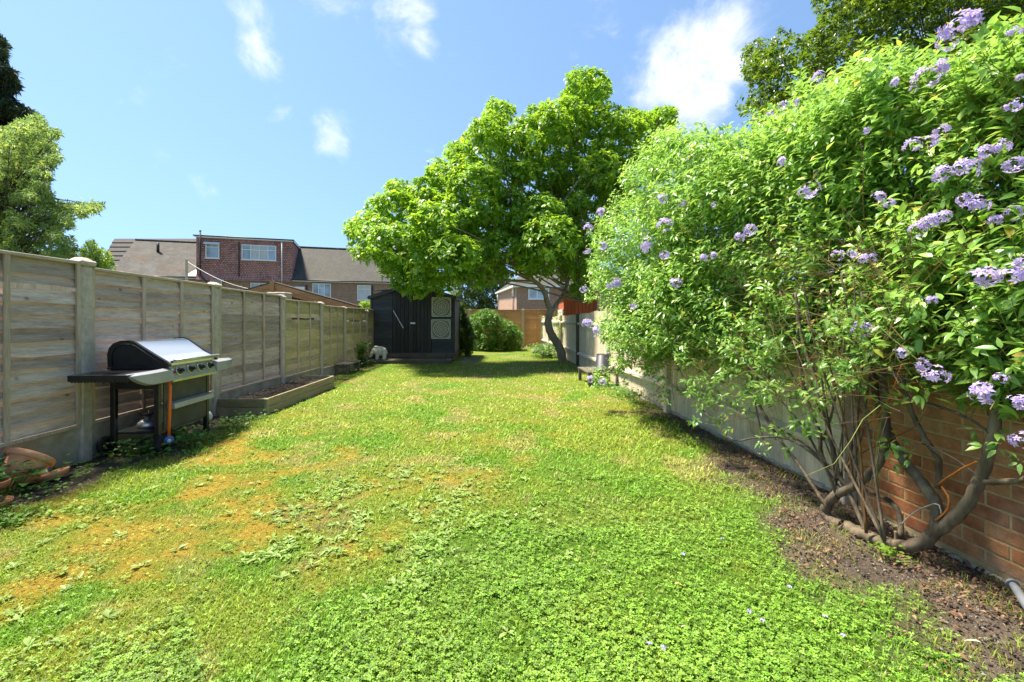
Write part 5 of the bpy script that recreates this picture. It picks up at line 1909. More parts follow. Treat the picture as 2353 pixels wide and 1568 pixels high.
def build_right_house():
    D = 46.0
    cx = P(1187, 0, D).x
    t = thing('brick_house', 'brick house corner with white downpipes behind the orange fence', 'house', (cx, D, 0))
    K = dict(parent=t, local=True)
    far = P(1144, 0, 57.5)
    sv = Vector((far.x - cx, 57.5 - D, 0))
    ze = H - (656 - HY) / F * D
    W = 13.0
    mb = MB()
    mb.add([(0, 0, 0), (W, 0, 0), (W, 0, ze), (0, 0, ze)], [(0, 1, 2, 3)])
    mb.add([(W, 0, 0), (W + sv.x, sv.y, 0), (W + sv.x, sv.y, ze), (W, 0, ze)], [(0, 1, 2, 3)])
    mb.build('wall', MT['house_brick'], **K)
    mb = MB(); mb.add([(0, 0, 0), (0, 0, ze), (sv.x, sv.y, ze), (sv.x, sv.y, 0)], [(0, 1, 2, 3)]); mb.build('side_wall', MT['pink_brick'], **K)
    o = .35
    sd = sv.normalized()
    c = [Vector((-o, -o, ze)), Vector((W + o, -o, ze)), Vector((W + sv.x + o, sv.y + o, ze)), Vector((sv.x - o, sv.y + o, ze))]
    zr = ze + 3.1
    r1 = Vector((W * .30 + sv.x * .5, sv.y * .5, zr)); r2 = Vector((W * .72 + sv.x * .5, sv.y * .5, zr))
    mb = MB(); mb.add(c + [r1, r2], [(0, 1, 5, 4), (1, 2, 5), (2, 3, 4, 5), (3, 0, 4)]); mb.build('roof', MT['roof_grey'], **K)
    MB().beam(c[0] + Vector((0, 0, -.1)), c[1] + Vector((0, 0, -.1)), .05, .2).build('fascia', MT['upvc'], **K)
    MB().beam(c[0] + Vector((0, 0, -.1)), c[3] + Vector((0, 0, -.1)), .05, .2).build('fascia', MT['upvc'], **K)
    MB().add([c[0] + Vector((.02, .02, -.19)), c[1] + Vector((0, .02, -.19)), c[2] + Vector((0, 0, -.19)), c[3] + Vector((0.02, 0, -.19))], [(0, 1, 2, 3)]).build('soffit', MT['upvc'], **K)
    for f, py1 in ((.10, 682), (.93, 692)):
        p = sv * f + Vector((-.12, 0, 0))
        d = D + p.y
        MB().tube([(p.x, p.y, ze - .12), (p.x, p.y, H - (py1 - HY) / F * d)], .13, 8).build('downpipe', MT['upvc'], **K)
        MB().tube([(p.x, p.y, H - (py1 - HY) / F * d), (p.x, p.y, .2)], .05, 8).build('lower_pipe', MT['blackpipe'], **K)
    u0, u1 = P(1214, 0, D).x - cx, P(1262, 0, D).x - cx
    window(t, u0, u1, H - (687.5 - HY) / F * D, H - (663 - HY) / F * D, 0, [.42], glass='glass_blue', fw=.10)
    u0, u1 = P(1318, 0, D).x - cx, P(1345, 0, D).x - cx
    window(t, u0, u1, H - (679 - HY) / F * D, H - (655 - HY) / F * D, 0, [.5], glass='glass_blue', fw=.10)


build_right_house()


def build_red_shed():
    Y = 17.2
    q = lambda px, py: P(px, py, Y)
    x0, x1 = q(1295, 0).x, q(1372, 0).x
    z1 = H - (683 - HY) / F * Y; za = H - (668 - HY) / F * Y
    t = thing('red_shed', 'red painted board shed with cream side behind the right fence', 'shed', ((x0 + x1) / 2, Y, 0))
    xm = (x0 + x1) / 2
    MB().prism([(x0, 0), (x1, 0), (x1, z1 + .02), (xm, za + .05), (x0, z1 + .02)], Y + .02, Y + 1.8, axis='y').build('body', MT['redshed'], t)
    n = 9; w = (x1 - x0) / n
    for k in range(n):
        xa = x0 + (k + .5) * w
        zt = z1 + (za - z1) * (1 - abs(xa - xm) / ((x1 - x0) / 2)) - .02
        MB().box((xa, Y, zt / 2), (w - .012, .03, zt), bev=.003).build('board', MT['redshed'], t)
    MB().box((xm, Y - .022, z1 - .12), (x1 - x0, .02, .10), bev=.003).build('head_rail', MT['redshed'], t)
    for k in range(14):
        MB().box((x0 - .025, Y + .9, .08 + k * .12), (.03, 1.75, .112), bev=.004).build('side_board', MT['cream_clad'], t)
    for s in (-1, 1):
        e = Vector((xm + s * ((x1 - x0) / 2 + .08), 0, z1 - .01)); r = Vector((xm, 0, za + .09))
        vs = []
        for y in (Y - .1, Y + 1.9):
            for p in (r, e): vs += [(p.x, y, p.z), (p.x, y, p.z + .03)]
        MB().add(vs, [(0, 2, 3, 1), (4, 5, 7, 6), (1, 3, 7, 5), (0, 4, 6, 2), (2, 6, 7, 3), (0, 1, 5, 4)]).build('roof', MT['felt'], t)


build_red_shed()


def build_gazebo():
    Y = 14.0
    q = lambda px, py, d=Y: P(px, py, d)
    ap = q(629, 651); rt = q(823, 706)
    lf = Vector((2 * ap.x - rt.x, Y, rt.z))
    t = thing('timber_gazebo', 'brown gable ended timber gazebo roof showing over the left fence', 'gazebo', (ap.x, Y, 0))
    for e in (lf, rt):
        d = (ap - e).normalized()
        MB().beam(e + Vector((0, -.06, -.07)), ap + Vector((0, -.06, -.07)), .035, .15, up=(0, -1, 0) if False else (0, 0, 1)).build('barge_board', MT['gazebo'], t)
        MB().beam(e + Vector((0, -.02, -.20)), ap + Vector((0, -.02, -.20)), .04, .10).build('rafter', MT['gazebo'], t)
        vs = []
        for y in (Y - .08, Y + .30):
            for p in (ap, e): vs += [(p.x, y, p.z), (p.x, y, p.z + .04)]
        MB().add(vs, [(0, 2, 3, 1), (4, 5, 7, 6), (1, 3, 7, 5), (0, 4, 6, 2), (2, 6, 7, 3), (0, 1, 5, 4)]).build('roof', MT['dark_in'], t)
        MB().box((e.x * .88 + ap.x * .12, Y + .1, e.z / 2), (.1, .1, e.z)).build('post', MT['gazebo'], t)
        pass
    MB().prism([(ap.x - .07, ap.z - .24), (ap.x + .07, ap.z - .24), (ap.x + .07, ap.z + .02), (ap.x, ap.z + .14), (ap.x - .07, ap.z + .02)], Y - .12, Y - .085, axis='y').build('finial', MT['gazebo'], t)
    MB().add([(lf.x, Y + .28, 0), (rt.x, Y + .28, 0), (rt.x, Y + .28, rt.z - .03), (ap.x, Y + .28, ap.z - .03), (lf.x, Y + .28, lf.z - .03)], [(0, 1, 2, 3, 4)]).build('inner_shade_wall', MT['dark_in'], t)  # sheet close behind the open gable, coloured dark as the shade inside
    # chalky block and a strip of white trellis under the gable
    a, b = q(617, 672, 13.2), q(660, 690, 13.2)
    o = link('masonry_pier', MB().box((0, 0, 0), (b.x - a.x, .4, a.z), bev=.02).mesh('masonry_pier', MT['concrete']), None, Matrix.Translation(((a.x + b.x) / 2, 13.3, a.z / 2)))
    tag(o, 'chalky grey masonry pier under the apex of the timber gazebo', 'pier')
    a, b = q(724, 684, 13.4), q(800, 712, 13.4)
    tr = thing('white_trellis', 'white slatted trellis under the right slope of the gazebo', 'trellis', ((a.x + b.x) / 2, 13.4, 0))
    n = 14
    for k in range(n):
        x = a.x + (b.x - a.x) * k / (n - 1)
        MB().box((x, 13.4, a.z / 2 - .1 - .03 * k * .6), (.02, .02, a.z - .06 * k * .6), bev=.002).build('slat', MT['white'], tr)
    for z in (1.5, 1.25, 1.0):
        MB().box(((a.x + b.x) / 2, 13.385, z), (b.x - a.x, .012, .025)).build('rail', MT['white'], tr)


build_gazebo()


def build_pole():
    """thin grey post and wire standing before the terrace"""
    p = P(429, 0, 24)
    t = thing('wire_post', 'thin grey post with a drooping wire before the dormer', 'post', (p.x, 24, 0))
    z = H - (596 - HY) / F * 24
    MB().box((p.x, 24, z / 2), (.10, .10, z), bev=.01).build('pole', MT['batten'], t)
    a = Vector((p.x, 24, z - .1)); b = P(600, 670, 21)
    pts = [a.lerp(b, u) + Vector((0, 0, -.25 * math.sin(u * math.pi))) for u in np.linspace(0, 1, 14)]
    MB().tube(pts, .011, 5).build('wire', MT['white'], t)


build_pole()


# ------------------------------------------------------------------ trees
def branch_path(mb, pts, r0, r1, seg=8, wob=.0):
    """smooth tapered limb through the points"""
    pts = [Vector(p) for p in pts]
    out = []
    n = len(pts)
    for i in range(n - 1):
        p0, p1, p2, p3 = pts[max(i - 1, 0)], pts[i], pts[i + 1], pts[min(i + 2, n - 1)]
        for k in range(5):
            u = k / 5
            out.append(.5 * ((2 * p1) + (p2 - p0) * u + (2 * p0 - 5 * p1 + 4 * p2 - p3) * u * u + (3 * p1 - p0 - 3 * p2 + p3) * u ** 3))
    out.append(pts[-1])
    m = len(out)
    if wob:
        out = [p + Vector((random.uniform(-1, 1), random.uniform(-1, 1), random.uniform(-1, 1))) * wob if 0 < i < m - 1 else p for i, p in enumerate(out)]
    rs = [r0 + (r1 - r0) * (i / (m - 1)) for i in range(m)]
    rs = [r * (1 + .07 * math.sin(i * 1.9)) for i, r in enumerate(rs)]
    mb.tube(out, rs, seg)
    return out


def limbs_to(mb, start, lobes, r0, seg=5, per=1.0):
    """limbs from a point on the stem out to the lobes"""
    for c, R in lobes:
        if random.random() > per: continue
        e = Vector(c); s = Vector(start[int(random.random() * len(start))])
        if e.z < s.z - .1: continue
        m = s.lerp(e, .5) + Vector((0, 0, .12 * (e - s).length)) * random.uniform(-.3, 1)
        branch_path(mb, [s, m, e], r0 * random.uniform(.6, 1), .008, seg)


def silhouette_tree(name, label, poly, dfun, thick, rpx, spacing, mat, tmpl, leaf, per_m2, k, base, bark, trunk_r, group=None, n_try=5000, up=.35, parts=0, spread=.75, tone=(.8, .35), inset=.6, stem=0., limb=.05, far_tmpl=None, squash=.8, trunk_path=None, lift=.25, tip=1.0, cap=4000):
    t = thing(name, label, 'tree', tuple(base), 0, group)
    lobes = lobes_in(poly, dfun, thick, rpx, spacing, n_try, inset)
    PO, DI, DEP = shoots_on(lobes, per_m2, poly, up, squash=squash)
    if len(PO) > cap:
        kk = rng.choice(len(PO), cap, replace=False)
        PO, DI, DEP = PO[kk], DI[kk], DEP[kk]
    p, ax, nr, L, tt = whorl(PO, DI, k, leaf, spread, stem=stem, lift=lift)
    n = len(p)
    cols = np.ones((n, 3)) * (tone[0] + tone[1] * rng.random(n))[:, None]
    young = np.repeat(np.clip((DEP - .75) / .25, 0, 1), k) * (tt > .6)
    cols = cols * (1 + young[:, None] * np.array([.9, .50, .15]) * tip)
    m = np.ones(n, bool)
    if parts:
        m = leaf_parts(t, tmpl, MT[mat], p, ax, nr, L, cols, parts)
    crown_mesh('crown', MT[mat], far_tmpl or tmpl, p[m], ax[m], nr[m], L[m], cols[m], t, 'stuff')
    mb = MB()
    if trunk_path:
        pts = []
        for path, a, b in trunk_path:
            pts.append(branch_path(mb, path, a, b, 10))
        st = [q for s in pts[1:] for q in s[len(s) // 2:]] or pts[0][-4:]
    else:
        c = np.mean([q for q, r in lobes], 0)
        top = Vector(c) * .6 + Vector((base[0], base[1], max(c[2], 1.5))) * .4
        st = branch_path(mb, [Vector(base) - Vector((0, 0, .1)), Vector(base).lerp(top, .5) + Vector((.1, 0, 0)), top], trunk_r, trunk_r * .4, 10)[4:]
    if limb: limbs_to(mb, st, lobes, limb, per=.45)
    mb.build('trunk', MT[bark], t)
    print(name, 'lobes', len(lobes), 'shoots', len(PO), 'leaves', n)
    return t


# the tree over the shed
def z4(zx, zy, d): return P((1680 + zx / 3.92) / 1.632, (1020 + zy / 3.92) / 1.632, d)


TREE_POLY = [(785, 537), (797, 500), (826, 478), (850, 452), (880, 440), (884, 400), (890, 370), (905, 372), (912, 410), (935, 412), (972, 405), (985, 360), (1018, 352), (1032, 318), (1072, 308), (1092, 262), (1117, 255),
             (1118, 190), (1136, 224), (1178, 238), (1190, 270), (1212, 222), (1262, 230), (1300, 205), (1304, 145), (1345, 156), (1392, 158), (1408, 205), (1384, 240), (1440, 232), (1500, 250), (1552, 240), (1560, 330), (1480, 420),
             (1440, 520), (1400, 570), (1375, 640), (1352, 694), (1325, 700), (1300, 664), (1262, 662), (1232, 648), (1196, 650), (1172, 640), (1150, 662), (1128, 668), (1088, 676), (1068, 648), (1042, 660), (1012, 684), (940, 686), (905, 662), (870, 628), (838, 618), (812, 590)]


def tree_d(px, py):
    """near side of the crown: it bulges towards the lawn, lowest lobes nearest"""
    return 12.9 - 1.9 * math.exp(-((px - 1010) / 230) ** 2 - ((py - 570) / 170) ** 2) + .8 * max(0, (px - 1250) / 300) + 1.2 * max(0, (400 - py) / 250) * .6 + .6 * math.sin(px * .021) * math.cos(py * .017)


tl = leaf_template(.46, .16, .16, (.30, .66), (.62, 1.0))
build_tree = silhouette_tree('garden_tree', 'spreading bright green tree with leaning forked trunk beside the right fence', TREE_POLY, tree_d, 2.6, (28, 78), 0.68, 'tree_leaf', tl, .19, 90, 8,
                (1.50, 14.1, 0), 'bark', .12, n_try=22000, up=.55, parts=300, far_tmpl=leaf_mid(.5, .16, .16, .58), spread=.72, tone=(.95, .45), cap=12500, inset=.62, stem=.12, limb=.035, squash=.72,
                trunk_path=[([z4(1690, 1335, 14.1), z4(1660, 1180, 14.1), z4(1610, 1060, 14.1), z4(1520, 920, 14.05), z4(1472, 770, 14.0), z4(1492, 620, 14.0), z4(1520, 560, 14.0)], .145, .105),
                            ([z4(1520, 590, 14.0), z4(1462, 470, 13.9), z4(1425, 320, 13.7), z4(1330, 180, 13.5), z4(1170, 70, 13.2), z4(1080, -120, 12.9), z4(950, -420, 12.6)], .092, .04),
                            ([z4(1520, 590, 14.0), z4(1600, 470, 14.1), z4(1660, 380, 14.2), z4(1720, 270, 14.3), z4(1770, 60, 14.3), z4(1690, -300, 14.2), z4(1600, -800, 14.3)], .075, .03),
                            ([z4(1715, 280, 14.3), z4(1830, 370, 14.2), z4(1950, 440, 14.1), z4(2080, 420, 14.0)], .055, .02)])

# hedge and conifer by the shed
hl = leaf_small(.45, .15)
silhouette_tree('laurel_shrub', 'rounded glossy shrub right of the shed before the orange fence', [(1078, 809), (1070, 745), (1084, 722), (1108, 708), (1135, 712), (1152, 730), (1180, 742), (1196, 752), (1201, 778), (1199, 809)],
                lambda px, py: 18.6 + .3 * math.sin(px * .06), 1.2, (9, 20), 0.6, 'hedge_leaf', hl, .11, 95, 7, (P(1135, 0, 19.2).x, 19.2, 0), 'bark_dark', .05, n_try=6000, tone=(.7, .5), cap=2400, inset=.3, limb=.012, stem=.1)
silhouette_tree('upright_conifer', 'dark narrow conifer standing against the right side of the shed', [(1049, 819), (1047, 745), (1053, 708), (1062, 695), (1072, 720), (1084, 745), (1094, 775), (1086, 818)],
                lambda px, py: 15.9, .7, (8, 15), 0.5, 'hedge_leaf', leaf_small(.35, .1), .075, 130, 8, (P(1070, 0, 16.2).x, 16.2, 0), 'bark_dark', .06, n_try=4000, tone=(.35, .3), cap=1800, inset=.3, limb=.012, stem=.08, tip=.5)
# wood beyond the back fence
silhouette_tree('roadside_tree', 'dark leafy tree between the two houses beyond the orange fence', [(1030, 720), (1032, 600), (1070, 560), (1120, 570), (1165, 610), (1180, 660), (1172, 720)],
                lambda px, py: 62, 5, (14, 26), 0.55, 'grey_leaf', hl, .5, 8, 8, (P(1110, 0, 64).x, 64, 0), 'bark_dark', .3, n_try=4000, tone=(.55, .5), cap=2200, inset=.3, limb=.08, stem=.3)
silhouette_tree('distant_tree', 'round topped distant tree glimpsed behind the brick house roof', [(1180, 720), (1170, 640), (1200, 590), (1280, 580), (1340, 600), (1400, 640), (1400, 720)],
                lambda px, py: 75, 5, (16, 28), 0.55, 'grey_leaf', hl, .6, 6, 8, (P(1290, 0, 78).x, 78, 0), 'bark_dark', .3, n_try=3000, tone=(.6, .5), cap=1500, inset=.3, limb=.08, stem=.3)
# left: dark conifer behind a paler feathery tree, and a lime bush
silhouette_tree('dark_conifer', 'tall dark conifer at the left behind the feathery tree', [(-120, 380), (-120, 20), (-40, 30), (0, 82), (22, 100), (12, 150), (40, 160), (48, 205), (30, 230), (66, 245), (96, 270), (112, 300), (104, 345), (90, 400)],
                lambda px, py: 23 + .5 * math.sin(py * .07), 2.6, (14, 30), 0.5, 'dark_leaf', leaf_small(.25, .2), .34, 26, 9, (P(-40, 0, 24.5).x, 24.5, 0), 'bark_dark', .3, n_try=6000, tone=(.7, .6), cap=5000, inset=.5, limb=.05, squash=.5, up=.1, stem=.3, tip=.3)
FEATHER = [(-140, 640), (-140, 270), (-30, 285), (0, 290), (40, 272), (84, 258), (100, 262), (118, 285), (150, 300), (132, 330), (142, 352), (150, 372), (118, 390), (132, 410), (120, 430), (132, 455), (150, 462), (190, 455), (240, 462), (248, 478), (225, 498), (180, 502), (172, 528), (140, 530), (165, 540), (182, 560), (186, 600), (180, 640)]
silhouette_tree('feathery_tree', 'light green feathery tree with one drooping side branch above the left fence', FEATHER,
                lambda px, py: 13.2 + .7 * math.sin(px * .05 + py * .03), 2.6, (16, 34), 0.55, 'grey_leaf', leaf_small(.28, .3), .15, 36, 10, (P(-20, 0, 14.6).x, 14.6, 0), 'bark_dark', .16, n_try=9000, tone=(.8, .6), cap=5200, inset=.45, limb=.03, squash=.6, up=.2, stem=.25)
silhouette_tree('lime_bush', 'bright lime green bush top between feathery tree and terrace', [(182, 640), (180, 580), (200, 552), (212, 544), (226, 566), (250, 575), (262, 598), (268, 640)],
                lambda px, py: 12.5, .7, (10, 18), 0.5, 'lime_leaf', hl, .085, 80, 8, (P(225, 0, 12.9).x, 12.9, 0), 'bark_dark', .04, n_try=3000, tone=(.8, .5), cap=700, inset=.3, limb=.012, stem=.1)
# right: big dense tree over the climber
BIG = [(1690, 268), (1692, 215), (1722, 205), (1702, 180), (1700, 120), (1712, 88), (1772, 80), (1782, 40), (1800, 70), (1850, 78), (1885, 50), (1862, 0), (1880, -40), (2400, -260), (2560, 60), (2420, 240), (2000, 330), (1760, 320)]
silhouette_tree('dense_tree', 'dense dark green tree rising behind the flowering climber at top right', BIG,
                lambda px, py: 10.5 + .6 * math.sin(px * .03) + .5 * math.sin(py * .04), 2.8, (34, 72), 0.6, 'big_leaf', leaf_small(.6, .2), .125, 62, 9, (P(2200, 0, 12.5).x, 12.5, 0), 'bark_dark', .22, n_try=14000, tone=(.6, .6), cap=10000, inset=.55, limb=.014, stem=.15)
# pale bush tops peeping over the far end of the left fence
silhouette_tree('pale_bush', 'pale yellow green bush top peeping over the fence left of the shed', [(822, 730), (820, 702), (835, 690), (850, 694), (858, 730)],
                lambda px, py: 16.5, .6, (8, 12), 0.5, 'lime_leaf', hl, .08, 90, 7, (P(838, 0, 16.8).x, 16.8, 0), 'bark_dark', .03, n_try=1500, tone=(.9, .5), cap=400, inset=.2, limb=.01, stem=.1)


# ------------------------------------------------------------------ the flowering climber
BUSH_POLY = [(1338, 690), (1345, 620), (1342, 545), (1352, 500), (1385, 470), (1412, 425), (1430, 372), (1465, 350), (1440, 320), (1478, 300), (1540, 275), (1590, 285), (1640, 272), (1690, 292), (1705, 240), (1740, 250), (1762, 225), (1800, 232), (1806, 190), (1846, 120), (1856, 185),
             (1905, 160), (1950, 140), (1985, 60), (2010, 120), (2068, 62), (2090, 120), (2150, 66), (2200, 92), (2262, 60), (2310, 30), (2353, 10), (2600, -80), (2650, 900), (2420, 980), (2353, 950), (2290, 905), (2200, 880), (2120, 872), (2040, 850), (1985, 822),
             (1930, 845), (1880, 800), (1830, 838), (1750, 812), (1700, 842), (1640, 815), (1590, 846), (1530, 822), (1490, 850), (1440, 842), (1410, 880), (1360, 885), (1352, 850), (1400, 805), (1372, 770), (1350, 735)]


def bush_d(px, py):
    d = float(np.interp(px, [1330, 1420, 1500, 1700, 1900, 2100, 2353, 2650], [6.3, 5.7, 5.0, 3.75, 2.95, 2.38, 1.92, 1.55]))
    return d * (1 + .035 * math.sin(px * .023 + py * .011))


def build_climber():
    root = Vector((2.1, 2.6, 0))
    t = thing('flowering_climber', 'huge climbing shrub with lilac flower clusters and bare twisted stems on the right', 'shrub', tuple(root))
    tmpl = leaf_template(.40, .22, .22, (.26, .60), (.92, .82))
    poly = np.array(BUSH_POLY, float)
    lobes = lobes_in(BUSH_POLY, bush_d, .10, (60, 105), .55, 6000, .5)
    # a second layer behind gives the mass its depth
    lobes += lobes_in(BUSH_POLY, lambda a, b: bush_d(a, b) * 1.16, .5, (55, 100), .6, 4000, .5)
    # fringe of small lobes along the outline
    lobes += lobes_in(BUSH_POLY, lambda a, b: bush_d(a, b) * 1.03, .25, (22, 45), .8, 5000, .35)
    lobes += lobes_in([(1940, 640), (2380, 620), (2400, 930), (2320, 900), (2200, 872), (2110, 862), (2040, 842), (1985, 815), (1945, 830)], lambda a, b: bush_d(a, b) * 1.0, .22, (30, 60), .62, 5000, .45)
    lobes += lobes_in([(1420, 560), (1960, 560), (1950, 800), (1830, 812), (1700, 820), (1590, 830), (1490, 840), (1400, 830)], lambda a, b: bush_d(a, b) * 1.04, .4, (30, 65), .66, 6000, .45)
    back = []
    for _ in range(900):
        y = 1.9 + 5.0 * rng.random(); c = np.array([right_x(y) + rng.uniform(-.25, .30), y, 1.15 + 1.9 * rng.random()])
        R = rng.uniform(.24, .38)
        if c[2] < 1.75: c[0] = min(c[0], right_x(y) - .22)
        qx, qy = project(c); rp = R / y * F * .8
        if not all(inside(BUSH_POLY, qx + math.cos(a) * rp, qy + math.sin(a) * rp) for a in (0, 1.57, 3.14, 4.71) if qx + math.cos(a) * rp < 2340): continue
        if any(np.linalg.norm(c - b) < .45 * (R + r) for b, r in back): continue
        back.append((c, R))
    print('backing lobes', len(back))
    lobes += back
    print('raw lobes', len(lobes), 'in', sum(1 for c, R in lobes if c[0] < right_x(c[1]) + .55))
    lobes = [(c, R) for c, R in lobes if c[0] < right_x(c[1]) + .55]
    PO, DI, DEP = shoots_on(lobes, 75, None, .75, shell=.45, squash=.85)
    px, py = project(PO)
    keep = inside(BUSH_POLY, px, py) & (PO[:, 0] < np.where(PO[:, 2] < 1.75, right_x(PO[:, 1]) - .05, 9)) & (PO[:, 1] > 1.35)
    # the skirt thins out above the stems
    thin = sstep(720, 840, py) * sstep(1480, 1560, px) * sstep(2060, 1920, px)
    keep &= rng.random(len(PO)) > thin * .35
    # a gap that shows the inner twigs
    keep &= ~((np.hypot((px - 1800) / 60, (py - 560) / 120) < 1) & (PO[:, 1] < 3.35) & (rng.random(len(PO)) < .6))
    PO, DI = PO[keep], DI[keep]
    print('climber shoots', len(PO))
    if len(PO) > 17000:
        kk = rng.choice(len(PO), 17000, replace=False); PO, DI = PO[kk], DI[kk]
    # shoots lean to the light (up and left) and carry alternate leaves
    DI = unit(DI + np.array([-.25, -.1, .3]))
    p, ax, nr, L, tt = whorl(PO, DI, 9, .078, .68, stem=.20, lift=.18, jitter=.4)
    n = len(p)
    L = L * np.interp(p[:, 1], [1.8, 3, 5, 6.5], [1.0, 1.0, .95, .90])
    cols = np.ones((n, 3)) * (.78 + .4 * rng.random(n))[:, None]
    yo = (tt < .25)[:, None]
    cols = cols * (1 + yo * np.array([.35, .22, .05]))
    ppx, ppy = project(p)
    ok = (p[:, 1] > 1.3) & ((p[:, 0] < right_x(p[:, 1]) - .02) | (p[:, 2] > 1.72))
    p, ax, nr, L, cols = p[ok], ax[ok], nr[ok], L[ok], cols[ok]
    m = leaf_parts(t, tmpl, MT['bush_leaf'], p, ax, nr, L, cols, 300)
    near = m & (p[:, 1] < 2.45)
    crown_mesh('foliage', MT['bush_leaf'], tmpl, p[near], ax[near], nr[near], L[near], cols[near], t, 'stuff')
    far = m & ~near
    crown_mesh('foliage', MT['bush_leaf'], leaf_mid(.42, .2, .2, .42), p[far], ax[far], nr[far], L[far], cols[far], t, 'stuff')
    print('climber lobes', len(lobes), 'leaves', len(p))
    # green shoots carrying the leaves (nearest ones)
    mb = MB()
    d = np.linalg.norm(PO - np.array([0, 0, H]), axis=1)
    for i in np.argsort(d)[:1500]:
        a = Vector(PO[i]); q = Vector(DI[i])
        mb.tube([a - q * .22, a - q * .1 + Vector((0, 0, -.004)), a], [.0026, .002, .0012], 3, caps=False)
    stuff_part(mb.build('green_shoots', MT['twig_green'], t))

    # ---- stems, read off the photograph and laid against the wall and fence
    def s5(zx, zy, X):
        px, py = (2400 + zx / 1.4257) / 1.632, (1200 + zy / 1.4257) / 1.632
        return PX(px, py, X)
    W = 2.16
    stems = [
        ([(1100, 1105, 2.05), (1180, 1140, 2.08), (1290, 1185, 2.10), (1420, 1212, 2.12), (1530, 1180, 2.15), (1588, 1090, 2.17), (1575, 970, 2.18), (1490, 850, 2.19), (1380, 710, 2.19), (1310, 560, 2.19), (1260, 380, 2.18), (1230, 150, 2.15), (1200, -150, 2.1)], .036, .020, 'stem'),
        ([(1560, 1150, 2.16), (1640, 1090, 2.17), (1740, 1000, 2.18), (1815, 860, 2.19), (1868, 710, 2.19), (1900, 540, 2.19), (1912, 400, 2.18), (1900, 150, 2.15)], .030, .019, 'stem'),
        ([(1818, 858, 2.19), (1900, 868, 2.19), (2060, 852, 2.18), (2250, 800, 2.16)], .015, .012, 'stem'),
        ([(1080, 1100, 2.05), (1010, 1060, 2.03), (990, 1010, 2.02), (1050, 935, 2.03), (1140, 890, 2.06), (1260, 790, 2.10), (1312, 650, 2.14), (1310, 480, 2.16), (1290, 250, 2.15)], .033, .020, 'stem'),
        ([(1590, 900, 2.2), (1600, 760, 2.2), (1560, 690, 2.2), (1500, 590, 2.2), (1450, 480, 2.2), (1400, 300, 2.18)], .014, .012, 'stem'),
        ([(1395, 1160, 2.12), (1385, 1040, 2.15), (1335, 970, 2.17), (1210, 905, 2.2), (1120, 840, 2.2)], .015, .012, 'stem'),
        ([(1215, 1150, 2.07), (1120, 930, 2.05), (1050, 790, 2.03), (1005, 580, 2.0), (950, 360, 1.97), (870, 120, 1.94), (830, -150, 1.9)], .013, .009, 'stem'),
        ([(1000, 1000, 2.01), (960, 940, 1.99), (860, 790, 1.97), (720, 600, 1.94), (630, 430, 1.92), (570, 220, 1.9), (520, 20, 1.86)], .012, .008, 'stem'),
        ([(1090, 930, 2.05), (1050, 880, 2.05), (970, 720, 2.03), (960, 620, 2.02), (880, 380, 2.0), (845, 150, 1.98), (850, -100, 1.95)], .014, .010, 'stem'),
        ([(1320, 1190, 2.08), (1280, 1020, 2.07), (1268, 720, 2.06), (1300, 500, 2.05), (1385, 330, 2.03)], .006, .004, 'twig_green'),
        ([(1370, 1200, 2.1), (1365, 1130, 2.1)], .008, .008, 'stem'),
        ([(1060, 860, 2.04), (940, 730, 2.0), (800, 640, 1.94), (640, 628, 1.88), (500, 640, 1.82), (390, 540, 1.80), (270, 400, 1.77), (210, 260, 1.75), (160, 180, 1.73)], .009, .004, 'bark_dark'),
        ([(1080, 850, 2.05), (900, 680, 2.0), (700, 540, 1.96), (600, 400, 1.93), (560, 330, 1.92)], .008, .005, 'bark_dark'),
        ([(1100, 800, 2.06), (1150, 600, 2.08), (1170, 400, 2.1), (1185, 250, 2.1), (1150, 20, 2.05)], .010, .008, 'stem'),
        ([(1100, 810, 2.06), (1180, 640, 2.08), (1200, 480, 2.09), (1230, 300, 2.1)], .009, .007, 'stem'),
        ([(980, 640, 2.02), (1020, 520, 2.0), (1040, 380, 1.98), (1010, 200, 1.95), (1080, 0, 1.9)], .010, .007, 'stem'),
        ([(660, 640, 1.93), (640, 560, 1.92), (600, 400, 1.9), (500, 150, 1.86), (470, 0, 1.8)], .007, .005, 'stem'),
        ([(625, 320, 1.92), (655, 200, 1.93), (660, 60, 1.92), (690, -100, 1.9)], .011, .009, 'stem'),
        ([(1590, 885, 2.19), (1700, 810, 2.15), (1800, 758, 2.12)], .006, .004, 'orange_twig'),
        ([(1615, 890, 2.19), (1648, 950, 2.17), (1640, 1020, 2.16), (1578, 1072, 2.14)], .006, .005, 'orange_twig'),
        ([(1165, 600, 2.05), (1280, 500, 2.04), (1350, 380, 2.02), (1400, 240, 2.0)], .006, .004, 'orange_twig'),
        ([(1390, 1095, 2.1), (1480, 1020, 2.12), (1590, 985, 2.14), (1610, 1040, 2.15)], .003, .003, 'cane'),
        ([(1170, 720, 2.08), (1330, 640, 2.1), (1470, 570, 2.1), (1530, 470, 2.08)], .004, .002, 'twig'),
        ([(1480, 430, 2.19), (1650, 480, 2.19), (1780, 540, 2.18), (1868, 605, 2.17)], .008, .005, 'bark_dark'),
        ([(1510, 660, 2.18), (1640, 720, 2.17), (1750, 790, 2.17), (1815, 850, 2.17)], .004, .005, 'bark_dark'),
        ([(1060, 800, 2.02), (1180, 790, 2.03), (1290, 770, 2.06)], .003, .003, 'twig'),
    ]
    MT['cane'] = mat_simple('bleached_cane', (.45, .42, .34), (.36, .32, .25), 20, .8)
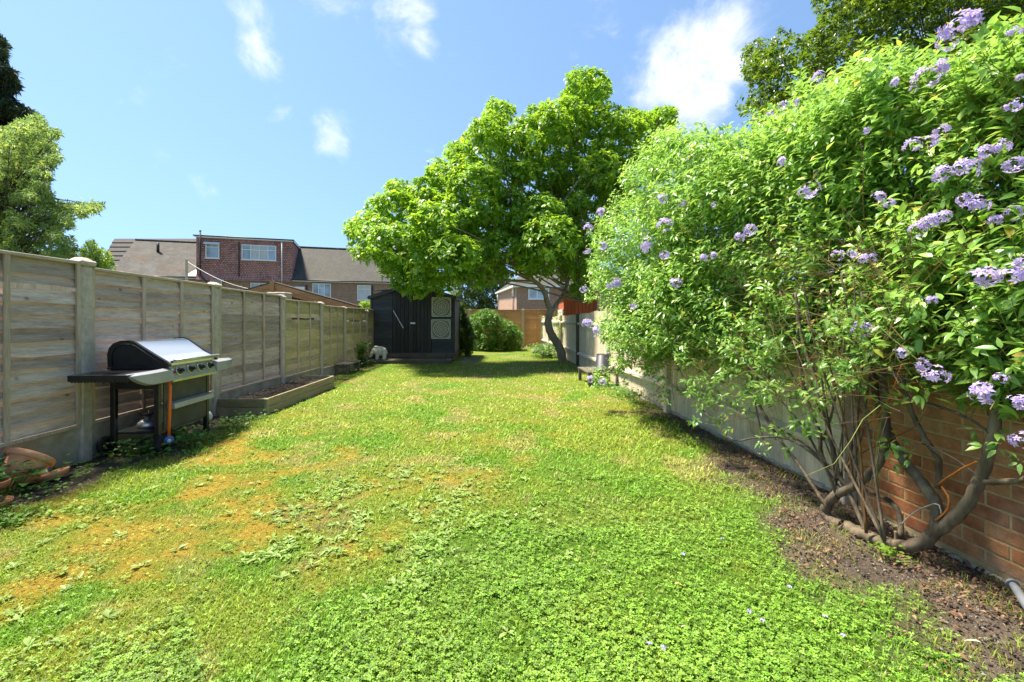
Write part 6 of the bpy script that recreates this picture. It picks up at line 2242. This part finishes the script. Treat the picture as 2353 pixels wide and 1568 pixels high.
    for k in range(14):
        bx, by = random.choice([(1000, 1010), (1060, 960), (1100, 930), (1210, 1140), (1310, 1185), (1150, 900), (1080, 880)])
        ex = bx + random.uniform(-620, 120); ey = random.uniform(-250, 200)
        X0 = 2.02 + .05 * random.random(); X1 = random.uniform(1.72, 2.08)
        mx_, my_ = bx + (ex - bx) * random.uniform(.35, .6), by + (ey - by) * random.uniform(.45, .6)
        stems.append(([(bx, by, X0), (mx_ + random.uniform(-30, 30), my_, (X0 + X1) / 2), (ex, ey, X1)], random.uniform(.005, .010), random.uniform(.003, .005), random.choice(['stem', 'stem', 'bark_dark', 'twig'])))
    for pts, a, b, mt in stems:
        mb = MB()
        branch_path(mb, [s5(*q) for q in pts], a, b, 9 if a > .012 else 6, wob=.0022 if a > .01 else .002)
        mb.build('stem' if a > .007 else 'twig', MT[mt], t)
    # knobbly root crown
    mb = MB()
    branch_path(mb, [s5(1085, 1100, 2.03), s5(1140, 1128, 2.05), s5(1220, 1160, 2.06), s5(1330, 1196, 2.09), s5(1440, 1214, 2.12)], .036, .026, 9, wob=.005)
    mb.build('root', MT['stem'], t)
    # tangle of fine twigs through the skirt
    for mt, n in (('twig', 380), ('bark_dark', 170), ('twig_green', 160)):
        mb = MB()
        for k in range(n):
            px_ = random.uniform(1430, 2120); py_ = random.uniform(560, 960) if px_ > 1600 else random.uniform(700, 930)
            X = random.uniform(1.72, 2.12) if px_ > 1600 else random.uniform(1.5, 1.9)
            a = PX(px_, py_, X)
            L = random.uniform(.15, .6)
            q = Vector((random.uniform(-1, .6), random.uniform(-.4, 1.2), random.uniform(-.35, .9))).normalized()
            pts = [a]
            for s in range(4):
                q = (q + Vector((random.uniform(-1, 1), random.uniform(-1, 1), random.uniform(-1, 1))) * .35).normalized()
                pts.append(pts[-1] + q * L / 4)
            pts = [v for v in pts]
            if any(v.x > right_x(v.y) - .015 or v.z < .12 for v in pts): continue
            r = random.uniform(.0010, .0024)
            mb.tube(pts, [r, r * .9, r * .8, r * .7, r * .5], 4, caps=False)
        stuff_part(mb.build('twig_tangle', MT[mt], t))
    # a few leafy sprays on the bare stems
    pts = [s5(x, y, X) for x, y, X in ((960, 480, 1.93), (900, 420, 1.95), (850, 570, 1.9), (740, 580, 1.92), (1000, 430, 1.92), (930, 560, 1.9), (690, 680, 1.86), (400, 500, 1.78), (300, 520, 1.76), (480, 440, 1.8), (1370, 650, 2.0), (1890, 660, 2.12), (560, 430, 1.88), (450, 560, 1.82), (1500, 370, 2.02), (1280, 440, 2.0))]
    for k in range(120):
        px_ = random.uniform(1420, 2000); u = random.random() ** 1.6
        py_ = float(np.interp(px_, [1420, 1560, 1750, 2000], [800, 790, 760, 740])) + u * 150
        X_ = random.uniform(1.55, 1.95) if px_ < 1600 else random.uniform(1.75, 2.08)
        q = PX(px_, py_, X_)
        if q.y < 6.6: pts.append(q)
    PO2 = np.array([list(q) for q in pts for _ in range(5)]) + rng.normal(size=(len(pts) * 5, 3)) * np.array([.035, .05, .05])
    DI2 = unit(rng.normal(size=PO2.shape) * .6 + np.array([-.4, -.5, .3]))
    p, ax, nr, L, tt = whorl(PO2, DI2, 6, .062, .7, stem=.06, jitter=.4, lift=.1)
    ok = p[:, 0] < right_x(p[:, 1]) - .02
    crown_mesh('low_sprays', MT['bush_leaf'], tmpl, p[ok], ax[ok], nr[ok], L[ok], np.ones((ok.sum(), 3)) * (.7 + .3 * rng.random(ok.sum()))[:, None], t, 'stuff')

    # ---- flower clusters where the photograph has them: (px, py, size in picture)
    fl = [(2205, 62, 52), (2178, 92, 40), (2238, 48, 34), (2130, 180, 44), (2160, 160, 34), (2330, 75, 22), (2335, 240, 26), (2345, 180, 18), (2098, 335, 30), (2140, 325, 26), (2165, 300, 24), (1858, 437, 32), (2215, 388, 44), (2165, 402, 34), (2262, 350, 30), (2300, 340, 30), (2330, 378, 36),
          (2140, 512, 36), (2110, 528, 28), (2170, 498, 24), (2240, 472, 40), (2215, 458, 26), (2290, 505, 26), (2330, 490, 28), (2020, 455, 24), (2045, 470, 20), (1960, 580, 22), (1990, 596, 30), (1925, 588, 22), (2265, 638, 48), (2325, 632, 48), (2350, 600, 30), (2140, 690, 20), (1980, 758, 30), (2070, 812, 24),
          (2150, 862, 40), (2118, 838, 26), (2265, 900, 46), (2300, 870, 22), (2345, 925, 36), (2345, 1012, 34), (1722, 528, 26), (1698, 545, 20), (1528, 518, 28), (1524, 458, 22), (1488, 566, 28), (1526, 586, 20), (1618, 592, 18), (1640, 588, 14), (1555, 652, 22), (1414, 656, 26), (1455, 702, 16),
          (1384, 488, 20), (1352, 525, 18), (1385, 566, 18), (1350, 580, 14), (1340, 665, 14), (1352, 742, 22), (1372, 762, 20), (1358, 872, 16), (1385, 878, 14), (1798, 242, 18), (1800, 372, 22), (1880, 178, 22), (1830, 236, 14), (1770, 262, 14), (1990, 300, 14), (2060, 190, 18), (2100, 205, 14), (2310, 250, 14), (1570, 470, 14), (1640, 470, 12)]
    fm = []
    for v in range(5):
        r = np.random.default_rng(100 + v)
        mb = MB()
        nf = 17
        for k in range(nf):
            d = unit(r.normal(size=3))
            d = unit(d + np.array([-.2, -.45, .1]))
            c = Vector(d * (.55 + .45 * r.random()))
            n_ = Vector(d).normalized()
            Q = n_.to_track_quat('Z', 'Y').to_matrix().to_4x4()
            T = Matrix.Translation(c) @ Q @ Matrix.Rotation(r.random() * 6, 4, 'Z') @ Matrix.Scale(.30 + .12 * r.random(), 4)
            bend = -.25 + .6 * r.random()
            for q in range(5):
                a = q * 2 * math.pi / 5
                ca, sa = math.cos(a), math.sin(a)
                def rp(x, y, z): return (x * ca - y * sa, x * sa + y * ca, z)
                mb.add([rp(.08, 0, 0), rp(.5, -.27, .05 - bend * .3), rp(1.1, 0, -bend), rp(.5, .27, .05 - bend * .3)], [(0, 1, 2), (0, 2, 3)], 0, True, T)
            mb.add([(.16, 0, 0), (-.08, .14, 0), (-.08, -.14, 0), (0, 0, .42)], [(0, 1, 3), (1, 2, 3), (2, 0, 3)], 1, True, T)
        for k in range(7):
            d = unit(r.normal(size=3))
            mb.tube([(0, 0, -.5), tuple(d * np.array([.5, .5, .4])), tuple(d * .8)], .02, 3, 2)
        me = mb.mesh('flower_cluster', [MT['petal'], MT['stamen'], MT['twig_green']])
        if 'Col' not in me.attributes:
            pass
        fm.append(me)
    for k, (px_, py_, s) in enumerate(fl):
        d = bush_d(px_, py_) * .875
        c = P(px_, py_, d)
        lim = right_x(c.y) - .08
        if c.x > lim and c.z < 1.7: c = P(px_, py_, d * lim / c.x)
        R = s * .70 / F * c.y
        M = Matrix.Translation(c) @ Matrix.Rotation(random.uniform(-.8, .8), 4, 'Z') @ Matrix.Rotation(random.uniform(-.3, .3), 4, 'X') @ Matrix.Diagonal((R * random.uniform(.9, 1.2), R, R * random.uniform(.8, 1.05), 1))
        link('flower_cluster', fm[k % 5], t, M)


build_climber()


# ------------------------------------------------------------------ fallen leaves and petals on the lawn
def fallen(kind, label, px, py, s, rz, mat, w=.5):
    g = G(px, py)
    tv, tf = leaf_template(w, .35, .3)
    me = np_mesh(kind, tv * np.array([s, s, s]), tf, MT[mat], colors=np.ones((8, 3)), smooth=True)
    o = link(kind, me, None, Matrix.Translation((g.x, g.y, float(ground_z(g.x, g.y)) + .028)) @ Matrix.Rotation(rz, 4, 'Z'))
    tag(o, label, 'leaf')


MT['yellow_leaf'] = mat_leaf('yellow_dead_leaf', [(.62, .52, .12), (.66, .55, .16)], trans=(.6, .5, .1), tw=.2)
MT['pale_leaf'] = mat_leaf('bleached_leaf', [(.62, .55, .40), (.66, .58, .42)], trans=(.6, .5, .3), tw=.1)
fallen('fallen_leaf', 'orange brown fallen leaf lying alone on the clover', 1274, 1297, .035, .3, 'litter')
fallen('fallen_leaf', 'pale yellow fallen leaf on the clover', 1550, 1358, .045, .1, 'yellow_leaf')
fallen('fallen_leaf', 'whitish leaf on the grass in the middle of the lawn', 1187, 1196, .035, 2.2, 'pale_leaf', .8)
fallen('fallen_leaf', 'long bleached leaf on the bare soil by the lawn edge', 2256, 1495, .05, 2.4, 'pale_leaf', .22)
fallen('fallen_leaf', 'narrow tan leaf in the clover near the camera', 1565, 1460, .035, .5, 'pale_leaf', .25)


def fallen_flowers():
    for k, (px, py) in enumerate(((1815, 1362), (1937, 1478), (1752, 1444), (1524, 1512), (1896, 1432), (1570, 1288), (1722, 1424), (1660, 1250), (1492, 1502))):
        g = G(px, py)
        mb = MB()
        s = .012
        T = Matrix.Rotation(random.uniform(-.4, .4), 4, 'X') @ Matrix.Rotation(random.random() * 6, 4, 'Z')
        for q in range(5):
            a = q * 2 * math.pi / 5
            ca, sa = math.cos(a) * s, math.sin(a) * s
            mb.add([(0, 0, 0), (ca * .55 - sa * .3, sa * .55 + ca * .3, .003), (ca * 1.1, sa * 1.1, -.002), (ca * .55 + sa * .3, sa * .55 - ca * .3, .003)], [(0, 1, 2), (0, 2, 3)], M=T)
        o = link('fallen_flower', mb.mesh('fallen_flower', MT['petal']), None, Matrix.Translation((g.x, g.y, float(ground_z(g.x, g.y)) + .034)))
        tag(o, 'tiny lilac flower fallen on the clover of the near lawn', 'flower', 'fallen lilac flowers')


fallen_flowers()
print('objects', len(bpy.data.objects), 'tris', sum(len(o.data.loops) - 2 * len(o.data.polygons) for o in bpy.data.objects if o.type == 'MESH'))
